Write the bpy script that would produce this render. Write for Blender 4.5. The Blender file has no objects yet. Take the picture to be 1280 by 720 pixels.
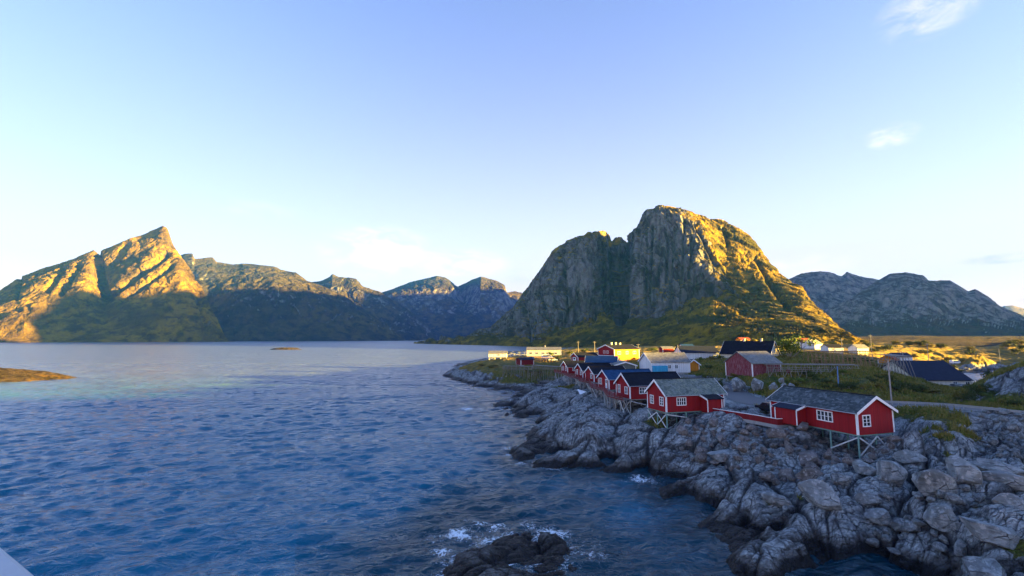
import bpy, bmesh, math, random
import numpy as np
from mathutils import Vector, Matrix
R = math.radians
SC = bpy.context.scene
COL = SC.collection
random.seed(7)
RNG = np.random.default_rng(11)

# ------------------------------------------------------------------ camera
CAM_H = 18.0
FPX = 569.0                     # focal length in photo pixels (1280 wide)
PITCH = math.atan(63.0 / FPX)
cam_d = bpy.data.cameras.new('camera')
cam = bpy.data.objects.new('camera', cam_d); COL.objects.link(cam)
cam.location = (0, 0, CAM_H)
cam.rotation_euler = (math.pi / 2 + PITCH, 0, 0)
cam_d.sensor_width = 36.0
cam_d.lens = FPX / 1280 * 36
cam_d.clip_start = 0.05
cam_d.clip_end = 60000
SC.camera = cam

# ------------------------------------------------------------------ light
SUN_EL = R(5.0)
SH = Vector((0.98, -0.2, 0)).normalized()
SUNV = Vector((SH.x * math.cos(SUN_EL), SH.y * math.cos(SUN_EL), math.sin(SUN_EL)))
sun_d = bpy.data.lights.new('sun', 'SUN')
sun = bpy.data.objects.new('sun', sun_d); COL.objects.link(sun)
sun.rotation_euler = SUNV.to_track_quat('Z', 'Y').to_euler()
sun_d.energy = 5.0
sun_d.angle = R(0.4)
sun_d.color = (1.0, 0.615, 0.09)

SC.view_settings.view_transform = 'Standard'
SC.view_settings.look = 'None'
SC.view_settings.exposure = 4.3
SC.view_settings.gamma = 1
SC.view_settings.use_curve_mapping = False

world = bpy.data.worlds.new('World'); SC.world = world
world.use_nodes = True
def build_world():
    nt = world.node_tree; N = nt.nodes; L = nt.links
    N.clear()
    out = N.new('ShaderNodeOutputWorld'); bg = N.new('ShaderNodeBackground')
    sky = N.new('ShaderNodeTexSky'); sky.sky_type = 'NISHITA'
    sky.sun_disc = False
    sky.sun_elevation = SUN_EL
    sky.sun_rotation = math.atan2(SH.x, SH.y)
    sky.altitude = 0; sky.air_density = 1.0; sky.dust_density = 1.0; sky.ozone_density = 3.0
    bg.inputs['Strength'].default_value = 0.05
    # thin clouds high up: noise in the direction of view, gathered round a few headings
    tc = N.new('ShaderNodeTexCoord')
    nrm = N.new('ShaderNodeVectorMath'); nrm.operation = 'NORMALIZE'
    L.new(tc.outputs['Generated'], nrm.inputs[0])
    ns = N.new('ShaderNodeTexNoise'); ns.inputs['Scale'].default_value = 13; ns.inputs['Detail'].default_value = 7
    ns.inputs['Roughness'].default_value = 0.6; ns.inputs['Distortion'].default_value = 0.6
    mp = N.new('ShaderNodeMapping'); mp.inputs['Scale'].default_value = (1, 1, 2.6)
    L.new(nrm.outputs[0], mp.inputs[0]); L.new(mp.outputs[0], ns.inputs['Vector'])
    total = None
    # (azimuth deg from +Y, elevation deg, half width deg, half height deg, amount)
    clouds = [(-16.5, 10.2, 8.0, 4.0, .95), (-6.5, 9.4, 7, 2.6, .9), (1.5, 7.8, 2.8, 1.2, -.95), (33, 7.6, 5.0, 1.6, .95),
              (44.6, 28.8, 4.2, 2.6, .6), (41.1, 19.2, 2.4, 1.4, .6), (47.8, 6.8, 3.4, .5, -.9), (49.5, 3.2, 2, .6, -.6),
              (-30, 14.0, 6, 1.2, .15), (8, 10.5, 5, 1.2, .2)]
    for az, el, w, h, amt in clouds:
        az, el = R(az), R(el)
        d = Vector((math.sin(az) * math.cos(el), math.cos(az) * math.cos(el), math.sin(el)))
        rt = Vector((math.cos(az), -math.sin(az), 0)); up = rt.cross(d)
        dr = N.new('ShaderNodeVectorMath'); dr.operation = 'DOT_PRODUCT'; dr.inputs[1].default_value = rt / R(w)
        du = N.new('ShaderNodeVectorMath'); du.operation = 'DOT_PRODUCT'; du.inputs[1].default_value = up / R(h)
        df = N.new('ShaderNodeVectorMath'); df.operation = 'DOT_PRODUCT'; df.inputs[1].default_value = d
        for q in (dr, du, df): L.new(nrm.outputs[0], q.inputs[0])
        a = N.new('ShaderNodeMath'); a.operation = 'MULTIPLY'; L.new(dr.outputs['Value'], a.inputs[0]); L.new(dr.outputs['Value'], a.inputs[1])
        b = N.new('ShaderNodeMath'); b.operation = 'MULTIPLY_ADD'; L.new(du.outputs['Value'], b.inputs[0]); L.new(du.outputs['Value'], b.inputs[1]); L.new(a.outputs[0], b.inputs[2])
        m = N.new('ShaderNodeMapRange'); m.interpolation_type = 'SMOOTHSTEP'; L.new(b.outputs[0], m.inputs[0])
        m.inputs[1].default_value = 0; m.inputs[2].default_value = 1; m.inputs[3].default_value = abs(amt); m.inputs[4].default_value = 0
        f = N.new('ShaderNodeMath'); f.operation = 'GREATER_THAN'; L.new(df.outputs['Value'], f.inputs[0]); f.inputs[1].default_value = 0.5
        g = N.new('ShaderNodeMath'); g.operation = 'MULTIPLY'; L.new(m.outputs[0], g.inputs[0]); L.new(f.outputs[0], g.inputs[1])
        t2 = (g, amt)
        if total is None: total = []
        total.append(t2)
    def cloud_sum(sel):
        acc = None
        for g, amt in total:
            if (amt > 0) != sel: continue
            if acc is None: acc = g.outputs[0]
            else:
                s = N.new('ShaderNodeMath'); s.operation = 'MAXIMUM'; L.new(acc, s.inputs[0]); L.new(g.outputs[0], s.inputs[1]); acc = s.outputs[0]
        th = N.new('ShaderNodeMapRange'); th.interpolation_type = 'SMOOTHSTEP'; L.new(ns.outputs['Fac'], th.inputs[0])
        th.inputs[1].default_value = 0.36; th.inputs[2].default_value = 0.74
        q = N.new('ShaderNodeMath'); q.operation = 'MULTIPLY'; L.new(acc, q.inputs[0]); L.new(th.outputs[0], q.inputs[1])
        return q.outputs[0]
    mixw = N.new('ShaderNodeMixRGB'); mixw.inputs[2].default_value = SKY_CLOUD_LIT
    mixg = N.new('ShaderNodeMixRGB'); mixg.inputs[2].default_value = SKY_CLOUD_GREY
    tint = N.new('ShaderNodeMixRGB'); tint.blend_type = 'MULTIPLY'; tint.inputs[0].default_value = 1; tint.inputs[2].default_value = SKY_TINT
    # deepen the blue overhead a little (film-like contrast of the clear sky)
    k0 = N.new('ShaderNodeMixRGB'); k0.blend_type = 'MULTIPLY'; k0.inputs[0].default_value = 1; k0.inputs[2].default_value = (1 / SKY_MID,) * 3 + (1,)
    gm = N.new('ShaderNodeGamma'); gm.inputs[1].default_value = SKY_GAMMA
    k1 = N.new('ShaderNodeMixRGB'); k1.blend_type = 'MULTIPLY'; k1.inputs[0].default_value = 1; k1.inputs[2].default_value = (SKY_MID,) * 3 + (1,)
    L.new(sky.outputs[0], k0.inputs[1]); L.new(k0.outputs[0], gm.inputs[0]); L.new(gm.outputs[0], k1.inputs[1]); L.new(k1.outputs[0], tint.inputs[1])
    # pale, moisture-laden air low over the horizon
    sz = N.new('ShaderNodeSeparateXYZ'); L.new(nrm.outputs[0], sz.inputs[0])
    ex = N.new('ShaderNodeMath'); ex.operation = 'MULTIPLY'; L.new(sz.outputs[2], ex.inputs[0]); ex.inputs[1].default_value = -1 / SKY_PALE_H
    ee = N.new('ShaderNodeMath'); ee.operation = 'EXPONENT'; L.new(ex.outputs[0], ee.inputs[0])
    em = N.new('ShaderNodeMath'); em.operation = 'MULTIPLY'; em.use_clamp = True; L.new(ee.outputs[0], em.inputs[0]); em.inputs[1].default_value = SKY_PALE_A
    pale = N.new('ShaderNodeMixRGB'); pale.inputs[2].default_value = SKY_PALE; L.new(em.outputs[0], pale.inputs[0]); L.new(tint.outputs[0], pale.inputs[1])
    L.new(cloud_sum(True), mixw.inputs[0]); L.new(pale.outputs[0], mixw.inputs[1])
    L.new(cloud_sum(False), mixg.inputs[0]); L.new(mixw.outputs[0], mixg.inputs[1])
    L.new(mixg.outputs[0], bg.inputs[0]); L.new(bg.outputs[0], out.inputs[0])
SKY_TINT = (.36, .525, .82, 1)
SKY_PALE = (2.0, 1.50, 1.36, 1); SKY_PALE_H = .29; SKY_PALE_A = 1.0
SKY_MID = 1.2; SKY_GAMMA = 1.0
SKY_CLOUD_LIT = (1.75, 1.5, 1.42, 1)
SKY_CLOUD_GREY = (.72, .80, .98, 1)
build_world()
SC.render.engine = 'CYCLES'
SC.cycles.use_denoising = True
SC.cycles.denoiser = 'OPENIMAGEDENOISE'; SC.cycles.denoising_input_passes = 'RGB_ALBEDO_NORMAL'; SC.cycles.denoising_prefilter = 'ACCURATE'
SC.cycles.max_bounces = 6
SC.cycles.diffuse_bounces = 3
SC.cycles.glossy_bounces = 3
SC.cycles.volume_bounces = 0
SC.cycles.caustics_reflective = False
SC.cycles.caustics_refractive = False

# ------------------------------------------------------------------ pixel rays
CP, SP = math.cos(PITCH), math.sin(PITCH)
def ray(px, py):
    """direction of a photo pixel, scaled so that y = 1"""
    a = (np.asarray(px, float) - 640) / FPX; b = (360 - np.asarray(py, float)) / FPX
    yy = CP - b * SP; zz = SP + b * CP
    return a / yy, zz / yy
def at(px, py, D):
    x, z = ray(px, py)
    return x * D, D + 0 * x, CAM_H + z * D
def V(px, py, D):
    x, y, z = at(px, py, D); return Vector((float(x), float(y), float(z)))
def project(x, y, z):
    zz = z - CAM_H; f = y * CP + zz * SP; u = -y * SP + zz * CP
    return 640 + FPX * x / f, 360 - FPX * u / f
def on_z(px, py, z):
    x, s = ray(px, py); D = (z - CAM_H) / s
    return x * D, D
def XY(px, py, z):
    x, y = on_z(px, py, z); return Vector((float(x), float(y), z))
def azx(px, D):
    x, _ = ray(px, 423.0); return x * D

# ------------------------------------------------------------------ numpy noise
_perm = np.random.default_rng(3).permutation(256).astype(np.int64); _perm = np.concatenate([_perm, _perm, _perm])
_grad = np.random.default_rng(4).normal(size=(256, 3)); _grad /= np.linalg.norm(_grad, axis=1)[:, None]
def _h(i, j, k): return _perm[_perm[_perm[i & 255] + (j & 255)] + (k & 255)]
def perlin(x, y, z):
    xi, yi, zi = np.floor(x).astype(np.int64), np.floor(y).astype(np.int64), np.floor(z).astype(np.int64)
    xf, yf, zf = x - xi, y - yi, z - zi
    f = lambda t: t * t * t * (t * (t * 6 - 15) + 10)
    u, v, w = f(xf), f(yf), f(zf)
    def c(a, b, d):
        g = _grad[_h(xi + a, yi + b, zi + d)]
        return g[..., 0] * (xf - a) + g[..., 1] * (yf - b) + g[..., 2] * (zf - d)
    l = lambda a, b, t: a + (b - a) * t
    return l(l(l(c(0,0,0), c(1,0,0), u), l(c(0,1,0), c(1,1,0), u), v), l(l(c(0,0,1), c(1,0,1), u), l(c(0,1,1), c(1,1,1), u), v), w)
def fbm(x, y, z, o=5, rough=.5, lac=2.03):
    a, s, n = 1.0, 0, 0
    for k in range(o):
        s = s + a * perlin(x + 17.3 * k, y + 5.1 * k, z - 9.7 * k); n += a
        a *= rough; x, y, z = x * lac, y * lac, z * lac
    return s / n * 1.6
def ridged(x, y, z, o=5, rough=.5, lac=2.03):
    a, s, n = 1.0, 0, 0
    for k in range(o):
        q = 1 - np.abs(perlin(x + 7.3 * k, y + 3.1 * k, z - 4.7 * k)) * 2.0
        s = s + a * q; n += a
        a *= rough; x, y, z = x * lac, y * lac, z * lac
    return s / n
def sstep(a, b, x):
    t = np.clip((x - a) / (b - a), 0, 1); return t * t * (3 - 2 * t)
def vor2(x, y, seed=0, jit=.9):
    """F1, F2, cell random, offset to the nearest cell point"""
    r = np.random.default_rng(seed); T = r.random((256, 2)) * jit + (1 - jit) / 2; C = r.random(256)
    xi, yi = np.floor(x).astype(np.int64), np.floor(y).astype(np.int64)
    f1 = np.full(x.shape, 9.0); f2 = np.full(x.shape, 9.0); cid = np.zeros(x.shape); ox = np.zeros(x.shape); oy = np.zeros(x.shape)
    for a in (-1, 0, 1):
        for b in (-1, 0, 1):
            h = _h(xi + a, yi + b, np.full_like(xi, seed))
            dx = xi + a + T[h, 0] - x; dy = yi + b + T[h, 1] - y
            d = np.hypot(dx, dy)
            n = d < f1
            f2 = np.where(n, f1, np.minimum(f2, d)); f1 = np.where(n, d, f1)
            cid = np.where(n, C[h], cid); ox = np.where(n, dx, ox); oy = np.where(n, dy, oy)
    return f1, f2, cid, ox, oy

# ------------------------------------------------------------------ mesh helpers
def tag(o, label=None, cat=None, group=None, kind=None):
    if label: o['label'] = label
    if cat: o['category'] = cat
    if group: o['group'] = group
    if kind: o['kind'] = kind
    return o
def link(name, me, mat=None, parent=None):
    o = bpy.data.objects.new(name, me); COL.objects.link(o)
    if mat is not None: me.materials.append(mat)
    if parent is not None: o.parent = parent
    return o
def grid_mesh(name, P, smooth=True, attrs=None):
    """P: (rows, cols, 3)"""
    r, c = P.shape[:2]
    me = bpy.data.meshes.new(name)
    i = np.arange(r * c).reshape(r, c)
    q = np.stack([i[:-1, :-1], i[:-1, 1:], i[1:, 1:], i[1:, :-1]], -1).reshape(-1, 4)
    me.vertices.add(r * c); me.vertices.foreach_set('co', P.reshape(-1).astype(np.float32))
    me.loops.add(q.size); me.loops.foreach_set('vertex_index', q.reshape(-1).astype(np.int32))
    me.polygons.add(len(q)); me.polygons.foreach_set('loop_start', (np.arange(len(q)) * 4).astype(np.int32))
    me.update(calc_edges=True)
    me.polygons.foreach_set('use_smooth', np.full(len(q), smooth, dtype=bool))
    for k, v in (attrs or {}).items():
        a = me.attributes.new(k, 'FLOAT', 'POINT'); a.data.foreach_set('value', v.reshape(-1).astype(np.float32))
    return me
def raw_mesh(name, verts, faces, smooth=False):
    me = bpy.data.meshes.new(name); me.from_pydata(verts, [], faces); me.update()
    if smooth: me.polygons.foreach_set('use_smooth', np.full(len(me.polygons), True, dtype=bool))
    return me

# ------------------------------------------------------------------ material helpers
class NT:
    def __init__(s, name):
        s.m = bpy.data.materials.new(name); s.m.use_nodes = True
        s.t = s.m.node_tree; s.t.nodes.clear()
        s.out = s.n('ShaderNodeOutputMaterial'); s.b = s.n('ShaderNodeBsdfPrincipled'); s.l(s.b.outputs[0], s.out.inputs[0])
    def n(s, t, **kw):
        x = s.t.nodes.new(t)
        for k, v in kw.items(): setattr(x, k, v)
        return x
    def l(s, a, b): s.t.links.new(a, b)
    def coord(s, scale=(1, 1, 1), rot=(0, 0, 0), kind='Object'):
        tc = s.n('ShaderNodeTexCoord') if kind == 'Object' else s.n('ShaderNodeNewGeometry')
        m = s.n('ShaderNodeMapping'); m.inputs['Scale'].default_value = scale; m.inputs['Rotation'].default_value = rot
        s.l(tc.outputs[kind], m.inputs[0]); return m.outputs[0]
    def noise(s, vec, scale, detail=5, rough=.55, dist=0):
        x = s.n('ShaderNodeTexNoise'); x.inputs['Scale'].default_value = scale; x.inputs['Detail'].default_value = detail
        x.inputs['Roughness'].default_value = rough; x.inputs['Distortion'].default_value = dist
        s.l(vec, x.inputs['Vector']); return x.outputs['Fac']
    def vor(s, vec, scale, feature='F1', rand=1.0, out='Distance'):
        x = s.n('ShaderNodeTexVoronoi'); x.feature = feature; x.inputs['Scale'].default_value = scale
        x.inputs['Randomness'].default_value = rand; s.l(vec, x.inputs['Vector']); return x.outputs[out]
    def ramp(s, fac, stops):
        x = s.n('ShaderNodeValToRGB'); e = x.color_ramp.elements
        while len(e) < len(stops): e.new(.5)
        for i, (p, c) in enumerate(stops):
            e[i].position = p; e[i].color = (*c, 1) if len(c) == 3 else c
        s.l(fac, x.inputs[0]); return x.outputs[0]
    def mix(s, fac, a, b, mode='MIX'):
        x = s.n('ShaderNodeMixRGB', blend_type=mode)
        for i, v in ((0, fac), (1, a), (2, b)):
            if isinstance(v, (int, float)): x.inputs[i].default_value = v
            elif isinstance(v, tuple): x.inputs[i].default_value = (*v, 1)
            else: s.l(v, x.inputs[i])
        return x.outputs[0]
    def math(s, op, a, b=0.0, c=0.0, clamp=False):
        x = s.n('ShaderNodeMath', operation=op); x.use_clamp = clamp
        for i, v in ((0, a), (1, b), (2, c)):
            if isinstance(v, (int, float)): x.inputs[i].default_value = v
            else: s.l(v, x.inputs[i])
        return x.outputs[0]
    def rng(s, v, a, b, c=0.0, d=1.0, smooth=True):
        x = s.n('ShaderNodeMapRange'); x.interpolation_type = 'SMOOTHSTEP' if smooth else 'LINEAR'
        s.l(v, x.inputs[0])
        for i, q in enumerate((a, b, c, d)): x.inputs[i + 1].default_value = q
        return x.outputs[0]
    def attr(s, name):
        x = s.n('ShaderNodeAttribute'); x.attribute_name = name; return x.outputs['Fac']
    def bump(s, h, strength=.5, dist=.1, nrm=None):
        x = s.n('ShaderNodeBump'); x.inputs['Strength'].default_value = strength; x.inputs['Distance'].default_value = dist
        s.l(h, x.inputs['Height'])
        if nrm is not None: s.l(nrm, x.inputs['Normal'])
        return x.outputs[0]
    def set(s, **kw):
        for k, v in kw.items():
            k = {'color': 'Base Color', 'rough': 'Roughness', 'spec': 'Specular IOR Level', 'metal': 'Metallic', 'normal': 'Normal', 'ior': 'IOR'}[k]
            i = s.b.inputs[k]
            if isinstance(v, (int, float)): i.default_value = v
            elif isinstance(v, tuple): i.default_value = (*v, 1)
            else: s.l(v, i)
        return s
    def sep(s, v):
        x = s.n('ShaderNodeSeparateXYZ'); s.l(v, x.inputs[0]); return x.outputs
    def rand(s): return s.n('ShaderNodeObjectInfo').outputs['Random']
# ================================================================== WATER
def make_water():
    m = NT('water')
    pos = m.coord(kind='Position')
    w1 = m.noise(m.coord((1, 1.7, 1), (0, 0, R(-25)), 'Position'), .55, 4, .6, .8)
    w2 = m.noise(m.coord((1, 1.5, 1), (0, 0, R(20)), 'Position'), 2.3, 3, .6, .5)
    w3 = m.noise(m.coord((1, 2.0, 1), (0, 0, R(-8)), 'Position'), .13, 4, .6, .5)
    w4 = m.noise(m.coord((1, 2.2, 1), (0, 0, R(5)), 'Position'), .012, 4, .6, .5)
    far = m.sep(pos)[1]
    b = m.bump(w4, .5, 12.0)
    b3 = m.n('ShaderNodeBump'); b3.inputs['Distance'].default_value = 1.3; m.l(w3, b3.inputs['Height']); m.l(b, b3.inputs['Normal']); m.l(m.rng(far, 70, 380, .08, 1.0), b3.inputs['Strength']); b = b3.outputs[0]
    b = m.bump(w1, 1.0, .42, b)
    b = m.bump(w2, .7, .08, b)
    fo = m.attr('foam')
    fn = m.noise(pos, 1.1, 8, .75, 1.2)
    l1 = m.math('ABSOLUTE', m.math('SUBTRACT', m.noise(pos, .9, 5, .6, 1.5), .5)); l2 = m.math('ABSOLUTE', m.math('SUBTRACT', m.noise(pos, 2.6, 4, .6, 1.0), .5))
    lace = m.math('ADD', m.math('MULTIPLY', m.rng(l1, .13, .0), .6), m.math('MULTIPLY', m.rng(l2, .14, .0), .4))
    foam = m.rng(m.math('ADD', m.math('MULTIPLY', fo, .62), m.math('ADD', m.math('MULTIPLY', lace, .5), m.math('MULTIPLY', m.math('SUBTRACT', fn, .5), .8))), .66, .95)
    sh = m.attr('shallow')
    sea_col = m.mix(sh, (.0, .105, .185), (.0, .028, .045))
    sea_col = m.mix(m.rng(far, 60, 260), sea_col, (.075, .105, .16))  # paler base far out stands in for light reflected off the sea
    m.set(color=m.mix(foam, sea_col, (.75, .8, .84)), rough=m.math('MAXIMUM', m.rng(far, 50, 420, .12, .30), m.math('MULTIPLY', foam, .8)), ior=1.38, normal=b, spec=.5)
    m.b.inputs['Specular Tint'].default_value = (.7, .9, 1, 1)
    az = np.linspace(R(-62), R(62), 1450)
    r = np.r_[7.0 * (600 / 7.0) ** np.linspace(0, 1, 1250, endpoint=False), 600 * (14000 / 600) ** np.linspace(0, 1, 130)]
    A, RR = np.meshgrid(az, r)
    x, y = np.sin(A) * RR, np.cos(A) * RR
    z = np.zeros_like(x)
    g = np.random.default_rng(21)
    for k in range(56):
        lam = 0.55 * (7 / 0.55) ** g.random()
        th = R(-62) + g.normal() * .45
        amp = .0098 * lam ** .85
        kx, ky = math.cos(th) * 2 * math.pi / lam, math.sin(th) * 2 * math.pi / lam
        fade = np.exp(-(RR / (lam * 120)) ** 2)
        ph = kx * x + ky * y + g.random() * 6.28
        s = np.sin(ph)
        z += amp * fade * (s + .35 * np.cos(2 * ph))
    z *= (.75 + .5 * fbm(x / 45, y / 45, 0 * x, 2))
    h = land_height(x, y)
    near = (RR < 420)
    sk = np.exp(-(((x - SKX) / 6.5) ** 2 + ((y - SKY) / 5.5) ** 2))
    fo = np.where(near, sstep(-2.2, -.15, h) , 0)
    fo = fo * np.clip(.1 + 1.3 * fbm(x / 9, y / 9, 0 * x + 3, 3), 0, .75)
    fo = np.maximum(fo, np.where(near, sstep(-1.9, -.2, h) * sk * np.clip(.75 + .9 * fbm(x / 2.5, y / 2.5, 0 * x + 8, 3), 0, 1.05), 0))
    for (fx, fy, rad, s) in FOAM_SPOTS:
        d2 = ((x - fx) ** 2 + (y - fy) ** 2) / rad ** 2
        fo = np.maximum(fo, s * np.exp(-d2))
    sh = np.where(near, sstep(-7, -1.0, h), 0)
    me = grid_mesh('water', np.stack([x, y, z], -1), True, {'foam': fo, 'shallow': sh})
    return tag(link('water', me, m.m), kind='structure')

# ================================================================== MOUNTAINS
def rock_grass(name, rock=(.20, .20, .20), rock2=(.10, .10, .105), grass=(.085, .08, .022), grass2=(.045, .055, .016), scale=1.0, lo=.42, hi=.72):
    m = NT(name)
    pos = m.coord(kind='Position')
    nz = m.sep(m.n('ShaderNodeNewGeometry').outputs['Normal'])[2]
    n1 = m.noise(pos, .012 / scale, 8, .65)
    n2 = m.noise(pos, .05 / scale, 8, .65, .4)
    st = m.noise(m.coord((1, 1, .26), kind='Position'), .055 / scale, 9, .7, .3)
    bx = m.noise(m.coord((1, 1, .45), kind='Position'), .22 / scale, 6, .7)
    rk = m.mix(m.rng(st, .40, .60), rock2, rock)
    rk = m.mix(m.rng(n2, .55, .72), rk, tuple(c * 1.35 for c in rock))
    rk = m.mix(m.math('MULTIPLY', m.rng(bx, .52, .7), .5), rk, tuple(c * .5 for c in rock2))
    gr = m.mix(m.rng(n1, .38, .62), grass2, grass)
    gr = m.mix(m.rng(n2, .35, .6), tuple(c * .55 for c in grass2), gr)
    e = m.math('ADD', nz, m.math('MULTIPLY', m.math('SUBTRACT', n2, .5), .75))
    e = m.math('ADD', e, m.math('MULTIPLY', m.math('SUBTRACT', n1, .5), .55))
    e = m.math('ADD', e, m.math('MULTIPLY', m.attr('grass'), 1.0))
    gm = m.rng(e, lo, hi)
    h = m.math('ADD', m.math('MULTIPLY', st, 1.0), m.math('MULTIPLY', bx, .8))
    b = m.bump(h, 1.0, 14 * scale)
    b = m.bump(n2, .8, 12 * scale, b)
    m.set(color=m.mix(gm, rk, gr), rough=.95, spec=.15, normal=b)
    return m.m

def loft(name, mat, px0, px1, ncol, lines, rows, amp=12, fscale=120, gully=14, gscale=90, seed=0, grass=None, taper=None, creases=(), fine=0.0, blocks=None):
    """A hill lofted through feature lines (front to back); a line is [(px, py, D)], py None = below the water / ground."""
    cols = np.linspace(px0, px1, ncol)
    def cv(v): return np.interp(cols, [p[0] for p in v], [p[1] for p in v]) if isinstance(v, list) else v + 0 * cols
    Ls = []
    for ln in lines:
        px = np.array([p[0] for p in ln], float)
        D = np.interp(cols, px, [p[2] for p in ln])
        pyv = []
        for p in ln:
            if p[1] is None: pyv.append(423 + (CAM_H + 12) / p[2] * FPX)
            elif isinstance(p[1], str): pyv.append(423 + (CAM_H - float(p[1])) / p[2] * FPX)
            else: pyv.append(p[1])
        py = np.interp(cols, px, pyv)
        X, Y, Z = at(cols, py, D)
        Ls.append(np.stack([X, Y, Z], -1))
    G = []; gt = []; tp = []
    for k in range(len(Ls) - 1):
        n = rows[k]
        t = np.linspace(0, 1, n, endpoint=(k == len(Ls) - 2))
        for q in t:
            G.append(Ls[k] * (1 - q) + Ls[k + 1] * q)
            gt.append((cv(grass[k]) * (1 - q) + cv(grass[k + 1]) * q) if grass else 0 * cols)
            tp.append((cv(taper[k]) * (1 - q) + cv(taper[k + 1]) * q) if taper else 1 + 0 * cols)
    P = np.array(G)
    # soften the lofted creases a little along the columns
    for it in range(2):
        P[1:-1] = .25 * P[:-2] + .5 * P[1:-1] + .25 * P[2:]
    du = np.gradient(P, axis=1); dv = np.gradient(P, axis=0)
    Nn = np.cross(du, dv); Nn /= np.linalg.norm(Nn, axis=-1)[..., None] + 1e-9
    x, y, z = P[..., 0], P[..., 1], P[..., 2]
    s = seed * 13.7
    tpv = np.array(tp)
    xs = x + 40 * fbm(x / 150 + s, y / 150, z / 150, 3); zs = z + 40 * fbm(x / 150, y / 150 + s, z / 150, 3)
    d = amp * fbm(x / fscale + s, y / fscale, z / fscale, 7, .55)
    g1 = ridged(xs / gscale + s, y / gscale * .6, zs / gscale * .28, 6, .55) - .55
    d = d + gully * g1
    if blocks:   # angular jointed blocks with tilted faces
        for sc, off in (blocks, (blocks[0] * .42, blocks[1] * .45)):
            f1, f2, cid, ox, oy = vor2((xs + y * .5) / sc + s, zs / (sc * 1.9) + y / (sc * 3), int(seed) + 3)
            d = d + off * ((cid - .5) * 1.5 + .9 * ((cid * 7.13 % 1) - .5) * ox * 2 + .9 * ((cid * 3.7 % 1) - .5) * oy * 2 - .55 * (1 - sstep(0, .09, f2 - f1)))
    if fine: d = d + fine * (ridged(xs / (gscale * .3) + s, y / (gscale * .3), zs / gscale * .8, 5, .6) - .55)
    P = P + Nn * (d * tpv)[..., None]
    if creases:
        qx, qy = project(P[..., 0], P[..., 1], P[..., 2])
        wob = 4.0 * fbm(qx / 14 + s, qy / 14, 0 * qx, 3)
        for (ax, ay), (bx, by), w, dep in creases:
            ex, ey = bx - ax, by - ay; t = ((qx - ax) * ex + (qy - ay) * ey) / (ex * ex + ey * ey); tc = np.clip(t, 0, 1)
            dd = np.hypot(qx - ax - tc * ex, qy - ay - tc * ey) + wob * w * .12
            P = P - Nn * (dep * np.exp(-(dd / w) ** 2))[..., None]
    ga = np.array(gt)
    me = grid_mesh(name, P, True, {'grass': ga})
    return tag(link(name, me, mat), kind='structure')

_cr = random.Random(12)
CENTRE_CREASES = [((768, 296), (776, 394), 6.5, 75), ((784, 298), (774, 392), 4.0, 45), ((752, 300), (760, 390), 3, 24), ((703, 325), (708, 400), 2.5, 18), ((700, 318), (722, 300), 2.5, 12), ((745, 340), (742, 398), 2.5, 14), ((655, 385), (662, 424), 2.5, 14), ((672, 365), (690, 410), 2.5, 14),
    ((904, 284), (910, 306), 1.8, 9), ((944, 322), (972, 368), 2.2, 10), ((960, 350), (985, 385), 3, 12), ((900, 355), (945, 380), 3, 12), ((870, 280), (895, 330), 2.5, 14)]
for _k in range(8):
    _x = 798 + _k * 9.5 + _cr.uniform(-2, 2); _y = 268 + max(0, _x - 850) * .9 + _cr.uniform(0, 30)
    CENTRE_CREASES.append(((_x, _y), (_x + _cr.uniform(-6, 3), min(392, _y + _cr.uniform(50, 120))), _cr.uniform(1.0, 2.2), _cr.uniform(7, 15)))
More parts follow.
